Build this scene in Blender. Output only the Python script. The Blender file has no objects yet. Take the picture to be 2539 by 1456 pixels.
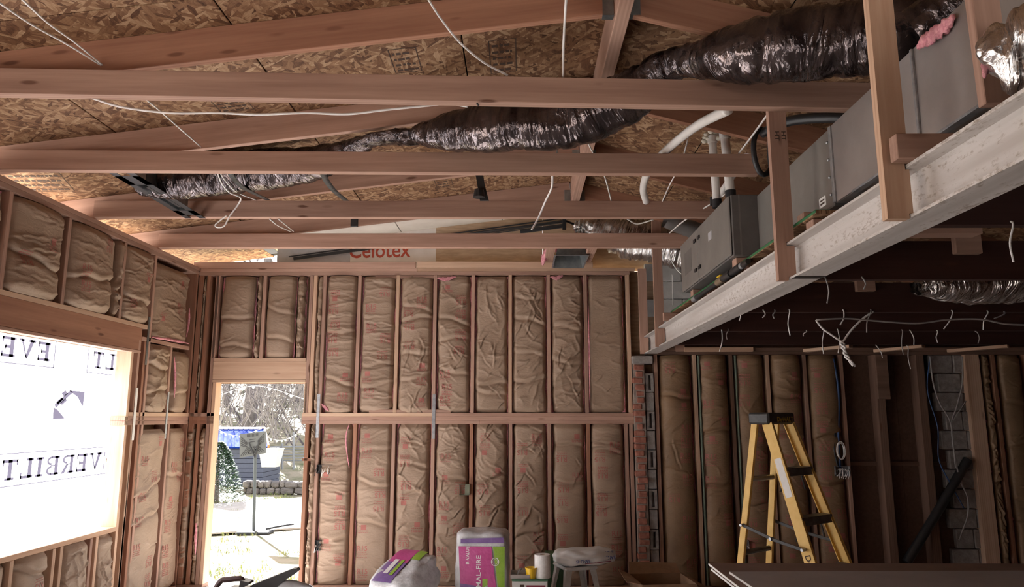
import bpy, bmesh, math, random
import numpy as np
from mathutils import Vector, Matrix, noise

SC = bpy.context.scene
COL = SC.collection

# ------------------------------------------------------------------ camera
FPX, W, H = 1800.0, 2539.0, 1456.0
PITCH = math.radians(9.68)
YAW = math.radians(0.643)
CAM = Vector((0.0, 0.0, 1.733))
cam_data = bpy.data.cameras.new('camera')
cam_data.sensor_width = 36.0
cam_data.lens = FPX / W * 36.0
cam_data.clip_start = 0.05
cam_data.clip_end = 400
cam = bpy.data.objects.new('camera', cam_data)
COL.objects.link(cam)
cam.location = CAM
cam.rotation_euler = (math.pi / 2 + PITCH, 0, YAW)
SC.camera = cam

# ------------------------------------------------------------------ world, sun, exposure
world = bpy.data.worlds.new('sky')
SC.world = world
world.use_nodes = True
wnt = world.node_tree
wnt.nodes.clear()
wout = wnt.nodes.new('ShaderNodeOutputWorld')
wbg = wnt.nodes.new('ShaderNodeBackground')
wsky = wnt.nodes.new('ShaderNodeTexSky')
wsky.sky_type = 'NISHITA'
wsky.sun_disc = False
wsky.sun_elevation = math.radians(33)
wsky.sun_rotation = math.radians(-25)
wsky.dust_density = 3.0
wsky.air_density = 1.0
wmix = wnt.nodes.new('ShaderNodeMixRGB')
wmix.inputs['Fac'].default_value = 0.72
wmix.inputs['Color2'].default_value = (3.4, 3.25, 3.2, 1)      # bright thin overcast
wnt.links.new(wsky.outputs[0], wmix.inputs['Color1'])
wnt.links.new(wmix.outputs[0], wbg.inputs['Color'])
wbg.inputs['Strength'].default_value = 0.24
wnt.links.new(wbg.outputs[0], wout.inputs['Surface'])

sun_data = bpy.data.lights.new('sun', 'SUN')
sun_data.energy = 27.0
sun_data.angle = math.radians(0.6)
sun_data.color = (1.0, 0.975, 0.955)
sun = bpy.data.objects.new('sun', sun_data)
COL.objects.link(sun)
sun.location = (-8, 20, 15)
sd = Vector((1.45, -2.25, -1.55)).normalized()                  # travels out of the back left, down
sun.rotation_euler = sd.to_track_quat('-Z', 'Y').to_euler()

SC.view_settings.view_transform = 'Standard'
SC.view_settings.look = 'None'
SC.view_settings.gamma = 1.0
SC.view_settings.exposure = 1.32
SC.view_settings.use_curve_mapping = False
SC.cycles.max_bounces = 8
SC.cycles.diffuse_bounces = 5
SC.cycles.caustics_reflective = False
SC.cycles.caustics_refractive = False

# ------------------------------------------------------------------ pixel -> point on a world plane
_R = Vector((math.cos(YAW), math.sin(YAW), 0))
_F = Vector((-math.sin(YAW) * math.cos(PITCH), math.cos(YAW) * math.cos(PITCH), math.sin(PITCH)))
_U = _R.cross(_F)
def ray(px, py):
    return _F * FPX + _R * (px - W / 2) + _U * (H / 2 - py)
def onY(px, py, y):
    d = ray(px, py); return CAM + d * ((y - CAM.y) / d.y)
def onX(px, py, x):
    d = ray(px, py); return CAM + d * ((x - CAM.x) / d.x)
def onZ(px, py, z):
    d = ray(px, py); return CAM + d * ((z - CAM.z) / d.z)

# ------------------------------------------------------------------ object helpers
def tag(o, label=None, cat=None, group=None, kind=None):
    if label: o['label'] = label
    if cat: o['category'] = cat
    if group: o['group'] = group
    if kind: o['kind'] = kind
    return o
def empty(name, loc=(0, 0, 0), rz=0.0):
    o = bpy.data.objects.new(name, None)
    o.empty_display_size = 0.1
    COL.objects.link(o)
    o.location = loc; o.rotation_euler = (0, 0, rz)
    return o
def thing(name, label, cat, loc=(0, 0, 0), rz=0.0, group=None):
    return tag(empty(name, loc, rz), label, cat, group)
def struct(name):
    return tag(empty(name), kind='structure')
def link(name, me, mat=None, parent=None, M=None):
    o = bpy.data.objects.new(name, me)
    COL.objects.link(o)
    if mat is not None and not me.materials:
        me.materials.append(mat)
    if parent is not None:
        o.parent = parent
    if M is not None:
        o.matrix_basis = M
    return o

class MB:
    """collects shapes for ONE mesh"""
    def __init__(s):
        s.v = []; s.f = []
    def add(s, verts, faces):
        b = len(s.v)
        s.v += [tuple(p) for p in verts]
        s.f += [tuple(i + b for i in f) for f in faces]
        return s
    def box(s, x0, x1, y0, y1, z0, z1, M=None):
        vs = [Vector((x, y, z)) for z in (z0, z1) for y in (y0, y1) for x in (x0, x1)]
        if M is not None: vs = [M @ p for p in vs]
        return s.add(vs, [(0, 2, 3, 1), (4, 5, 7, 6), (0, 1, 5, 4), (2, 6, 7, 3), (0, 4, 6, 2), (1, 3, 7, 5)])
    def bbox(s, x0, x1, y0, y1, z0, z1, b=0.004, M=None):
        """box with chamfered edges"""
        bm = bmesh.new()
        vs = [bm.verts.new((x, y, z)) for z in (z0, z1) for y in (y0, y1) for x in (x0, x1)]
        for f in [(0, 2, 3, 1), (4, 5, 7, 6), (0, 1, 5, 4), (2, 6, 7, 3), (0, 4, 6, 2), (1, 3, 7, 5)]:
            bm.faces.new([vs[i] for i in f])
        bmesh.ops.bevel(bm, geom=list(bm.edges), offset=b, segments=1, affect='EDGES', profile=0.5)
        bm.verts.index_update()
        pv = [v.co.copy() for v in bm.verts]
        if M is not None: pv = [M @ p for p in pv]
        s.add(pv, [[v.index for v in f.verts] for f in bm.faces])
        bm.free(); return s
    def tube(s, pts, r, n=8, caps=True):
        pts = [Vector(p) for p in pts]
        rs = r if isinstance(r, (list, tuple)) else [r] * len(pts)
        t = (pts[1] - pts[0]).normalized()
        a = Vector((0, 0, 1)) if abs(t.z) < .9 else Vector((1, 0, 0))
        u = t.cross(a).normalized()
        vs = []; fs = []
        for i, p in enumerate(pts):
            tt = (pts[min(i + 1, len(pts) - 1)] - pts[max(i - 1, 0)]).normalized()
            u = (u - tt * u.dot(tt)).normalized(); w = tt.cross(u)
            for k in range(n):
                an = 2 * math.pi * k / n
                vs.append(p + (u * math.cos(an) + w * math.sin(an)) * rs[i])
        for i in range(len(pts) - 1):
            for k in range(n):
                k2 = (k + 1) % n
                fs.append((i * n + k, i * n + k2, (i + 1) * n + k2, (i + 1) * n + k))
        if caps:
            fs.append(tuple(range(n - 1, -1, -1)))
            fs.append(tuple((len(pts) - 1) * n + k for k in range(n)))
        return s.add(vs, fs)
    def lathe(s, prof, n=24, M=None, capb=True, capt=True):
        vs = []; fs = []
        for r, z in prof:
            for k in range(n):
                a = 2 * math.pi * k / n
                vs.append(Vector((r * math.cos(a), r * math.sin(a), z)))
        for i in range(len(prof) - 1):
            for k in range(n):
                k2 = (k + 1) % n
                fs.append((i * n + k, i * n + k2, (i + 1) * n + k2, (i + 1) * n + k))
        if capb: fs.append(tuple(range(n - 1, -1, -1)))
        if capt: fs.append(tuple((len(prof) - 1) * n + k for k in range(n)))
        if M is not None: vs = [M @ p for p in vs]
        return s.add(vs, fs)
    def prism(s, poly, d0, d1, fn):
        """2D polygon extruded from depth d0 to d1; fn(a, b, d) -> point"""
        n = len(poly)
        vs = [fn(a, b, d0) for a, b in poly] + [fn(a, b, d1) for a, b in poly]
        fs = [tuple(range(n - 1, -1, -1)), tuple(range(n, 2 * n))]
        for i in range(n):
            j = (i + 1) % n
            fs.append((i, j, n + j, n + i))
        return s.add(vs, fs)
    def grid(s, P):
        """P: array (nv, nu, 3)"""
        nv, nu = P.shape[:2]
        b = len(s.v)
        s.v += [tuple(p) for p in P.reshape(-1, 3).tolist()]
        for j in range(nv - 1):
            for i in range(nu - 1):
                a = b + j * nu + i
                s.f.append((a, a + 1, a + nu + 1, a + nu))
        return s
    def mesh(s, name, smooth=False, fix=True):
        me = bpy.data.meshes.new(name)
        me.from_pydata(s.v, [], s.f)
        if fix:
            bm = bmesh.new(); bm.from_mesh(me)
            bmesh.ops.recalc_face_normals(bm, faces=bm.faces)
            bm.to_mesh(me); bm.free()
        if smooth:
            me.shade_smooth()
            if smooth != 'all':
                me.set_sharp_from_angle(angle=math.radians(40))
        return me
    def build(s, name, mat, parent=None, smooth=False, M=None, fix=True):
        return link(name, s.mesh(name, smooth, fix), mat, parent, M)

def catmull(pts, n):
    """smooth polyline through pts (tuples of any length)"""
    P = [np.array(p, float) for p in pts]
    P = [2 * P[0] - P[1]] + P + [2 * P[-1] - P[-2]]
    out = []
    for i in range(1, len(P) - 2):
        for k in range(n):
            t = k / n
            out.append(0.5 * ((2 * P[i]) + (-P[i - 1] + P[i + 1]) * t + (2 * P[i - 1] - 5 * P[i] + 4 * P[i + 1] - P[i + 2]) * t * t + (-P[i - 1] + 3 * P[i] - 3 * P[i + 1] + P[i + 2]) * t ** 3))
    out.append(P[-2])
    return out

_boxcache = {}
def board(name, a, b, w, t, mat, parent=None, up=(0, 0, 1), bev=0.0025):
    """lumber from a to b (centre line); w across 'up', t across the third axis; grain along local x"""
    a = Vector(a); b = Vector(b)
    L = (b - a).length
    key = (round(L, 3), round(w, 4), round(t, 4), mat.name)
    me = _boxcache.get(key)
    if me is None:
        me = MB().bbox(-L / 2, L / 2, -t / 2, t / 2, -w / 2, w / 2, bev).mesh(name)
        me.materials.append(mat)
        _boxcache[key] = me
    x = (b - a).normalized(); z = Vector(up); z = (z - x * z.dot(x)).normalized(); y = z.cross(x)
    M = Matrix((x, y, z)).transposed().to_4x4(); M.translation = (a + b) / 2
    return link(name, me, None, parent, M)
def vstud(name, x, y0, y1, z0, z1, t, mat, parent):
    """upright between z0 and z1, faces along world axes: t wide in x, y0..y1 deep"""
    return board(name, (x, (y0 + y1) / 2, z0), (x, (y0 + y1) / 2, z1), y1 - y0, t, mat, parent, up=(0, 1, 0))

# lettering (built-in font only): cached flat outlines, finely triangulated
_txt = {}
def text2d(s, subdiv=0):
    k = (s, subdiv)
    if k in _txt: return _txt[k]
    cu = bpy.data.curves.new('lettering', 'FONT')
    cu.body = s; cu.size = 1.0; cu.resolution_u = 3; cu.offset = 0.012
    o = bpy.data.objects.new('lettering', cu)
    COL.objects.link(o)
    dg = bpy.context.evaluated_depsgraph_get()
    me = o.evaluated_get(dg).to_mesh()
    bm = bmesh.new(); bm.from_mesh(me)
    bmesh.ops.triangulate(bm, faces=bm.faces)
    if subdiv:
        long_e = [e for e in bm.edges if e.calc_length() > 0.15]
        bmesh.ops.subdivide_edges(bm, edges=long_e, cuts=subdiv)
        bmesh.ops.triangulate(bm, faces=bm.faces)
    bm.verts.index_update()
    V = np.array([v.co[:2] for v in bm.verts]) if len(bm.verts) else np.zeros((0, 2))
    F = [[v.index for v in f.verts] for f in bm.faces]
    bm.free()
    o.evaluated_get(dg).to_mesh_clear()
    bpy.data.objects.remove(o); bpy.data.curves.remove(cu)
    if len(V):
        V[:, 0] -= V[:, 0].min(); V[:, 1] -= V[:, 1].min()
    _txt[k] = (V, F)
    return V, F
def flat_text(name, s, origin, xdir, ydir, height, mat, parent, width=None, mirror=False):
    """flat printed lettering on a plane; origin = lower left as it stands; scaled to height (cap) and width"""
    V, F = text2d(s)
    w0, h0 = V[:, 0].max(), V[:, 1].max()
    sy = height / h0; sx = (width / w0) if width else sy
    X = Vector(xdir).normalized(); Y = Vector(ydir).normalized(); O = Vector(origin)
    m = MB()
    m.add([O + X * (((w0 - a) if mirror else a) * sx) + Y * (b * sy) for a, b in V], F)
    return m.build(name, mat, parent, fix=False)
# ------------------------------------------------------------------ materials (all procedural)
def new_mat(name):
    m = bpy.data.materials.new(name); m.use_nodes = True
    nt = m.node_tree
    return m, nt, nt.nodes['Principled BSDF']
def nd(nt, typ, ins=None, **props):
    n = nt.nodes.new(typ)
    for k, v in props.items(): setattr(n, k, v)
    for k, v in (ins or {}).items():
        s = n.inputs[k]
        if isinstance(v, bpy.types.NodeSocket): nt.links.new(v, s)
        else: s.default_value = v
    return n
def vmul(nt, v, sc, off=None):
    n = nd(nt, 'ShaderNodeVectorMath', {0: v, 1: sc}, operation='MULTIPLY')
    if off is not None:
        n = nd(nt, 'ShaderNodeVectorMath', {0: n.outputs[0], 1: off}, operation='ADD')
    return n.outputs[0]
def math_(nt, op, a, b=None, c=None):
    ins = {0: a}
    if b is not None: ins[1] = b
    if c is not None: ins[2] = c
    return nd(nt, 'ShaderNodeMath', ins, operation=op).outputs[0]
def ramp(nt, fac, stops):
    n = nd(nt, 'ShaderNodeValToRGB', {'Fac': fac})
    el = n.color_ramp.elements
    while len(el) > 1: el.remove(el[-1])
    el[0].position = stops[0][0]; el[0].color = (*stops[0][1], 1)
    for p, c in stops[1:]:
        e = el.new(p); e.color = (*c, 1)
    return n.outputs['Color']
def mixc(nt, fac, a, b, blend='MIX'):
    n = nd(nt, 'ShaderNodeMix', None, data_type='RGBA', blend_type=blend)
    for s, v in ((n.inputs[0], fac), (n.inputs[6], a), (n.inputs[7], b)):
        if isinstance(v, bpy.types.NodeSocket): nt.links.new(v, s)
        else: s.default_value = v if not isinstance(v, tuple) or len(v) == 4 else (*v, 1)
    return n.outputs[2]
def objcoord(nt, rnd=True):
    tc = nd(nt, 'ShaderNodeTexCoord')
    if not rnd: return tc.outputs['Object']
    oi = nd(nt, 'ShaderNodeObjectInfo')
    off = nd(nt, 'ShaderNodeCombineXYZ', {'X': math_(nt, 'MULTIPLY', oi.outputs['Random'], 37.0), 'Y': math_(nt, 'MULTIPLY', oi.outputs['Random'], 11.0), 'Z': math_(nt, 'MULTIPLY', oi.outputs['Random'], 5.0)})
    return nd(nt, 'ShaderNodeVectorMath', {0: tc.outputs['Object'], 1: off.outputs[0]}, operation='ADD').outputs[0]
def bump(nt, bsdf, h, strength=0.2, dist=0.01):
    b = nd(nt, 'ShaderNodeBump', {'Height': h, 'Strength': strength, 'Distance': dist})
    nt.links.new(b.outputs[0], bsdf.inputs['Normal'])

def wood(name, lo, hi, knot=(0.12, 0.05, 0.03), rough=0.75, var=0.28, knots=1.0):
    m, nt, b = new_mat(name)
    v = objcoord(nt)
    n1 = nd(nt, 'ShaderNodeTexNoise', {'Vector': vmul(nt, v, (0.5, 9, 9)), 'Scale': 1.6, 'Detail': 5.0, 'Roughness': 0.6}).outputs['Fac']
    wv = nd(nt, 'ShaderNodeTexWave', {'Vector': vmul(nt, v, (0.10, 1.6, 1.6)), 'Scale': 9.0, 'Distortion': 5.0, 'Detail': 2.0, 'Detail Scale': 0.6}, wave_type='BANDS', bands_direction='Y').outputs['Fac']
    n2 = nd(nt, 'ShaderNodeTexNoise', {'Vector': vmul(nt, v, (4, 90, 90)), 'Scale': 1.0, 'Detail': 3.0}).outputs['Fac']
    f = math_(nt, 'ADD', math_(nt, 'MULTIPLY', n1, 0.6), math_(nt, 'ADD', math_(nt, 'MULTIPLY', wv, 0.14), math_(nt, 'MULTIPLY', n2, 0.2)))
    c = ramp(nt, f, [(0.28, lo), (0.72, hi)])
    von = nd(nt, 'ShaderNodeTexVoronoi', {'Vector': vmul(nt, v, (3.4, 13, 13)), 'Scale': 1.0})
    vo = von.outputs['Distance']; vr = nd(nt, 'ShaderNodeSeparateColor', {0: von.outputs['Color']}).outputs[0]
    kf = nd(nt, 'ShaderNodeMapRange', {'Value': vo, 1: 0.10, 2: 0.20, 3: 0.85 * knots, 4: 0.0}).outputs[0]
    kf = math_(nt, 'MULTIPLY', kf, nd(nt, 'ShaderNodeMapRange', {'Value': vr, 1: 0.55, 2: 0.95, 3: 0.0, 4: 1.0}).outputs[0])
    c = mixc(nt, kf, c, knot)
    oi = nd(nt, 'ShaderNodeObjectInfo').outputs['Random']
    tint = math_(nt, 'ADD', math_(nt, 'MULTIPLY', oi, var), 1.0 - var / 2)
    c = mixc(nt, 1.0, c, nd(nt, 'ShaderNodeCombineColor', {0: tint, 1: tint, 2: tint}).outputs[0], 'MULTIPLY')
    nt.links.new(c, b.inputs['Base Color'])
    b.inputs['Roughness'].default_value = rough
    b.inputs['Specular IOR Level'].default_value = 0.25
    bump(nt, b, f, 0.25, 0.004)
    return m

def osb(name, dark=1.0):
    m, nt, b = new_mat(name)
    v = objcoord(nt)
    v = nd(nt, 'ShaderNodeVectorMath', {0: v, 1: nd(nt, 'ShaderNodeVectorMath', {0: nd(nt, 'ShaderNodeTexNoise', {'Vector': v, 'Scale': 30.0, 'Detail': 2.0}).outputs['Color'], 1: (0.012, 0.012, 0.0)}, operation='MULTIPLY').outputs[0]}, operation='ADD').outputs[0]
    def layer(rot, sc, seed):
        """one scatter of strands: cell value and cell lottery"""
        rt = nd(nt, 'ShaderNodeVectorRotate', {'Vector': v, 'Angle': rot}, rotation_type='Z_AXIS').outputs[0]
        mp = vmul(nt, rt, sc, (seed, seed * 2, 0))
        vo = nd(nt, 'ShaderNodeTexVoronoi', {'Vector': mp, 'Scale': 1.0}, voronoi_dimensions='2D')
        se = nd(nt, 'ShaderNodeSeparateColor', {0: vo.outputs['Color']})
        ln = nd(nt, 'ShaderNodeTexNoise', {'Vector': vmul(nt, mp, (0.5, 5, 1)), 'Scale': 1.0, 'Detail': 2.0}).outputs['Fac']
        return math_(nt, 'ADD', math_(nt, 'MULTIPLY', se.outputs[0], 0.62), math_(nt, 'MULTIPLY', ln, 0.42)), se.outputs[1]
    val, _ = layer(0.5, (9, 34, 1), 3.1)
    for rot, sc, seed, thr in ((1.25, (9, 30, 1), 7.7, .62), (-0.45, (8, 32, 1), 1.3, .62), (2.1, (10, 36, 1), 4.4, .68), (0.05, (9, 40, 1), 5.9, .66), (0.85, (12, 46, 1), 9.2, .72), (-0.95, (13, 48, 1), 2.2, .76)):
        lv, lg = layer(rot, sc, seed)
        val = nd(nt, 'ShaderNodeMix', {0: math_(nt, 'GREATER_THAN', lg, thr), 2: val, 3: lv}).outputs[0]
    k = dark
    fine = nd(nt, 'ShaderNodeTexNoise', {'Vector': vmul(nt, v, (14, 90, 1)), 'Scale': 1.0, 'Detail': 4.0}).outputs['Fac']
    val = math_(nt, 'ADD', math_(nt, 'MULTIPLY', val, 0.8), math_(nt, 'MULTIPLY', fine, 0.22))
    c = ramp(nt, val, [(0.20, (0.085 * k, 0.036 * k, 0.020 * k)), (0.38, (0.26 * k, 0.130 * k, 0.068 * k)), (0.62, (0.44 * k, 0.25 * k, 0.135 * k)), (0.85, (0.78 * k, 0.54 * k, 0.34 * k))])
    nt.links.new(c, b.inputs['Base Color'])
    b.inputs['Roughness'].default_value = 0.7
    b.inputs['Specular IOR Level'].default_value = 0.25
    bump(nt, b, val, 0.35, 0.004)
    return m

def noisy(name, c1, c2, scale=8.0, rough=0.7, metal=0.0, bstr=0.15, bscale=None, stretch=(1, 1, 1), spec=0.4, lo=0.35, hi=0.65, bdist=0.004, rnd=True):
    m, nt, b = new_mat(name)
    v = vmul(nt, objcoord(nt, rnd), stretch)
    n = nd(nt, 'ShaderNodeTexNoise', {'Vector': v, 'Scale': scale, 'Detail': 6.0, 'Roughness': 0.6}).outputs['Fac']
    nt.links.new(ramp(nt, n, [(lo, c1), (hi, c2)]), b.inputs['Base Color'])
    b.inputs['Roughness'].default_value = rough
    b.inputs['Metallic'].default_value = metal
    b.inputs['Specular IOR Level'].default_value = spec
    if bstr:
        h = n if bscale is None else nd(nt, 'ShaderNodeTexNoise', {'Vector': v, 'Scale': bscale, 'Detail': 4.0}).outputs['Fac']
        bump(nt, b, h, bstr, bdist)
    return m
def plain(name, c, rough=0.5, metal=0.0, spec=0.5):
    return noisy(name, tuple(x * 0.93 for x in c), tuple(min(1, x * 1.05) for x in c), 14.0, rough, metal, 0.0, spec=spec)

def film(name, c1, c2, metal, rough, wscale, bstr):
    """metallised plastic jacket of an insulated duct: glossy, crinkled, with a scrim grid"""
    m, nt, b = new_mat(name)
    uv = nd(nt, 'ShaderNodeTexCoord').outputs['UV']
    w1 = nd(nt, 'ShaderNodeTexNoise', {'Vector': vmul(nt, uv, (26.0 * wscale, 1.4, 1)), 'Scale': 1.0, 'Detail': 2.5, 'Roughness': 0.55, 'Distortion': 0.9}).outputs['Fac']
    w2 = nd(nt, 'ShaderNodeTexNoise', {'Vector': vmul(nt, uv, (70.0 * wscale, 9.0, 1)), 'Scale': 1.0, 'Detail': 4.0, 'Distortion': 1.6}).outputs['Fac']
    h = math_(nt, 'ADD', w1, math_(nt, 'MULTIPLY', w2, 0.16))
    nt.links.new(ramp(nt, w1, [(0.35, c1), (0.7, c2)]), b.inputs['Base Color'])
    b.inputs['Metallic'].default_value = metal
    b.inputs['Roughness'].default_value = rough
    bump(nt, b, h, bstr, 0.03)
    return m

# lumber
M_WOOD = wood('fir_lumber', (0.31, 0.180, 0.134), (0.54, 0.35, 0.27))
M_WOODP = wood('pale_fir_lumber', (0.46, 0.285, 0.19), (0.70, 0.50, 0.36), knots=0.6)
M_WOODR = wood('reddish_rough_lumber', (0.24, 0.11, 0.07), (0.42, 0.22, 0.14))
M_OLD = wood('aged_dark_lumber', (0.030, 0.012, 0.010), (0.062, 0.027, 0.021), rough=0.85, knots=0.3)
M_OLDB = wood('old_brown_stud_lumber', (0.13, 0.075, 0.055), (0.25, 0.15, 0.11), rough=0.85)
M_OSB = osb('oriented_strand_board', .62)
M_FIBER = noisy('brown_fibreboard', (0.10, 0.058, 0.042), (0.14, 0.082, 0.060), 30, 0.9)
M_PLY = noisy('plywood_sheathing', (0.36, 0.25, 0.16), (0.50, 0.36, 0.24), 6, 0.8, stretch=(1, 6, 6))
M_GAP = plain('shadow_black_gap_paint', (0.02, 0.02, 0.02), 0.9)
# insulation
def kraft(name, c1, c2):
    m, nt, b = new_mat(name)
    v = objcoord(nt)
    n1 = nd(nt, 'ShaderNodeTexNoise', {'Vector': v, 'Scale': 5.0, 'Detail': 4.0}).outputs['Fac']
    n2 = nd(nt, 'ShaderNodeTexNoise', {'Vector': v, 'Scale': 190.0, 'Detail': 2.0}).outputs['Fac']
    n3 = nd(nt, 'ShaderNodeTexNoise', {'Vector': vmul(nt, v, (1, 1, 2.2)), 'Scale': 16.0, 'Detail': 5.0, 'Distortion': 1.2}).outputs['Fac']
    f = math_(nt, 'ADD', math_(nt, 'MULTIPLY', n1, 0.65), math_(nt, 'MULTIPLY', n2, 0.35))
    nt.links.new(ramp(nt, f, [(0.32, c1), (0.68, c2)]), b.inputs['Base Color'])
    b.inputs['Roughness'].default_value = 0.55
    b.inputs['Specular IOR Level'].default_value = 0.35
    bump(nt, b, math_(nt, 'ADD', n3, math_(nt, 'MULTIPLY', n2, 0.12)), 0.35, 0.012)
    return m
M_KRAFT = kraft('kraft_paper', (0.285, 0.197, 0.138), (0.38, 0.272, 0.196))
M_KRAFTO = kraft('older_kraft_paper_dimmed', (0.20, 0.125, 0.072), (0.29, 0.185, 0.108))  # older, browner kraft, darkened further to carry the right room's dimness
M_PRINT = plain('faded_red_print', (0.37, 0.13, 0.105), 0.7)
M_PINK = noisy('pink_fibreglass', (0.62, 0.22, 0.27), (0.85, 0.42, 0.46), 40, 0.95, bstr=0.6, bscale=120, bdist=0.01)
# ducts and metal
M_FILM = film('dark_duct_jacket', (0.045, 0.036, 0.038), (0.17, 0.14, 0.14), 0.85, 0.13, 0.45, 1.0)
M_FOIL = film('silver_foil_jacket', (0.55, 0.53, 0.52), (0.85, 0.83, 0.82), 0.95, 0.22, 1.3, 0.9)
M_GALV = noisy('galvanised_sheet', (0.44, 0.415, 0.40), (0.54, 0.51, 0.49), 3, 0.36, 0.72, 0.05)
M_STRAP = noisy('galvanised_strap', (0.30, 0.31, 0.33), (0.44, 0.45, 0.47), 30, 0.45, 0.7, 0.1)
M_BOOT = noisy('dull_galvanised_boot', (0.22, 0.25, 0.26), (0.36, 0.40, 0.41), 9, 0.3, 0.8, 0.1)
M_ENAMEL = noisy('grey_enamel', (0.185, 0.172, 0.160), (0.225, 0.21, 0.195), 5, 0.42, 0.15, 0.02)
M_ENAMELD = noisy('dark_grey_enamel', (0.13, 0.12, 0.115), (0.16, 0.15, 0.142), 5, 0.45, 0.15, 0.02)
M_BLACK = plain('black_painted_metal', (0.018, 0.019, 0.022), 0.42)
M_BLACKP = plain('black_plastic', (0.022, 0.022, 0.024), 0.45)
M_PVC = plain('white_pvc', (0.74, 0.72, 0.69), 0.35)
M_CABLE = plain('white_cable_jacket', (0.76, 0.74, 0.72), 0.45)
M_CABLEG = plain('grey_cable_jacket', (0.30, 0.28, 0.27), 0.5)
M_BLUE = plain('blue_cable_jacket', (0.03, 0.08, 0.22), 0.45)
M_STEELP = None
def primer():
    m, nt, b = new_mat('grey_primed_steel')
    v = objcoord(nt, False)
    n1 = nd(nt, 'ShaderNodeTexNoise', {'Vector': vmul(nt, v, (9, 0.5, 9)), 'Scale': 1.5, 'Detail': 5.0}).outputs['Fac']
    n2 = nd(nt, 'ShaderNodeTexNoise', {'Vector': vmul(nt, v, (60, 25, 60)), 'Scale': 1.0, 'Detail': 6.0, 'Roughness': 0.75}).outputs['Fac']
    c = ramp(nt, n1, [(0.35, (0.46, 0.425, 0.40)), (0.65, (0.62, 0.59, 0.57))])
    st = nd(nt, 'ShaderNodeMapRange', {'Value': math_(nt, 'ADD', math_(nt, 'MULTIPLY', n1, 0.6), n2), 1: 0.86, 2: 1.0, 3: 0.0, 4: 0.75}).outputs[0]
    c = mixc(nt, st, c, (0.23, 0.17, 0.12))
    nt.links.new(c, b.inputs['Base Color'])
    b.inputs['Roughness'].default_value = 0.6
    bump(nt, b, n2, 0.15, 0.002)
    return m
M_STEELP = primer()
# masonry, floor, boards
M_BRICK = noisy('red_brick', (0.26, 0.10, 0.07), (0.42, 0.18, 0.13), 22, 0.9, bstr=0.5, bdist=0.008)
M_CMU = noisy('grey_concrete_block', (0.22, 0.20, 0.19), (0.36, 0.33, 0.31), 18, 0.95, bstr=0.5, bscale=60, bdist=0.006)
M_CMUP = noisy('pale_painted_block', (0.50, 0.50, 0.49), (0.62, 0.62, 0.60), 8, 0.8, bstr=0.3, bscale=60)
M_MORTAR = noisy('mortar', (0.26, 0.21, 0.18), (0.36, 0.30, 0.26), 20, 0.95, bstr=0.4)
M_CONC = noisy('pale_bounce_concrete_slab', (0.67, 0.645, 0.63), (0.79, 0.765, 0.75), 3, 0.85, bstr=0.1)  # unseen floor made pale to bounce light up to the joists
M_WHITEB = noisy('white_faced_board', (0.60, 0.55, 0.51), (0.74, 0.70, 0.66), 2.2, 0.7)
M_BEIGE = plain('beige_faced_board', (0.50, 0.45, 0.35), 0.7)
M_GREYB = plain('grey_faced_board', (0.42, 0.42, 0.44), 0.6)
M_REDINK = plain('red_ink', (0.45, 0.07, 0.035), 0.6)
M_INK = plain('dark_ink', (0.06, 0.035, 0.025), 0.8)
M_DRYB = noisy('brown_drywall_paper', (0.20, 0.135, 0.11), (0.26, 0.18, 0.15), 3, 0.85)
M_DRYG = noisy('grey_drywall_paper', (0.36, 0.34, 0.345), (0.43, 0.41, 0.415), 2.5, 0.85)
M_GYP = plain('gypsum_white', (0.75, 0.74, 0.72), 0.8)
M_GREEN = plain('green_edge_seal', (0.03, 0.16, 0.06), 0.6)
# ------------------------------------------------------------------ main planes
D = 7.80            # inner face of the back wall framing
XL = -3.53          # inner face of the left wall framing
XR = 5.75
YREAR = -2.6
Z_PLT = 3.36        # top of the left wall's plates = underside of joists
Z_TOPB = onY(1000, 682, D).z      # underside of the back wall top plate
Z_MID = onY(1000, 1024, D).z      # top of the mid plates
Z_MIDB = onY(1000, 1049, D).z
RIDGE_X = 0.54
def zl(x): return Z_PLT + 0.12 * (x + 3.53)          # underside of left rafters
def zr(x): return zl(RIDGE_X) - 0.26 * (x - RIDGE_X)  # underside of right rafters
RAF = 0.19
JY = [3.48, 4.59, 5.75, 6.84]

# floor
MB().box(-3.75, XR + .1, YREAR - 0.4, D + 0.17, -0.12, 0.0).build('floor', M_CONC)
tag(bpy.data.objects['floor'], kind='structure')

# roof sheathing: separate panels on both slopes
ceiling = struct('ceiling')
def panel_mesh(lx, ly, t=0.012):
    return MB().bbox(-lx / 2, lx / 2, -ly / 2, ly / 2, 0, t, 0.003).mesh('osb_panel')
def roof_panel(name, x0, x1, y0, y1, side, mat, gap=0.0035, t=0.012):
    zf = zl if side == 'l' else zr
    a = Vector((x0, 0, zf(x0) + RAF)); b = Vector((x1, 0, zf(x1) + RAF))
    L = (b - a).length
    me = panel_mesh(y1 - y0 - gap * 2, L - gap * 2, t)
    X = Vector((0, 1, 0)); Y = -(b - a).normalized(); Z = X.cross(Y)
    if Z.z < 0: Y = -Y; Z = X.cross(Y)
    M = Matrix((X, Y, Z)).transposed().to_4x4()
    M.translation = (a + b) / 2 + Vector((0, (y0 + y1) / 2, 0))
    return link(name, me, mat, ceiling, M)
YB = 6.97
for ci, (x0, x1) in enumerate([(-4.15, -2.75), (-2.75, -1.53), (-1.53, -0.34), (-0.34, RIDGE_X)]):
    ys = [YREAR, -0.4, 2.04, 4.48, YB] if ci % 2 == 0 else [YREAR, 0.85, 3.29, 5.73, YB]
    for y0, y1 in zip(ys[:-1], ys[1:]):
        roof_panel('osb_panel', x0, x1, y0, y1, 'l', M_OSB)
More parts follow.
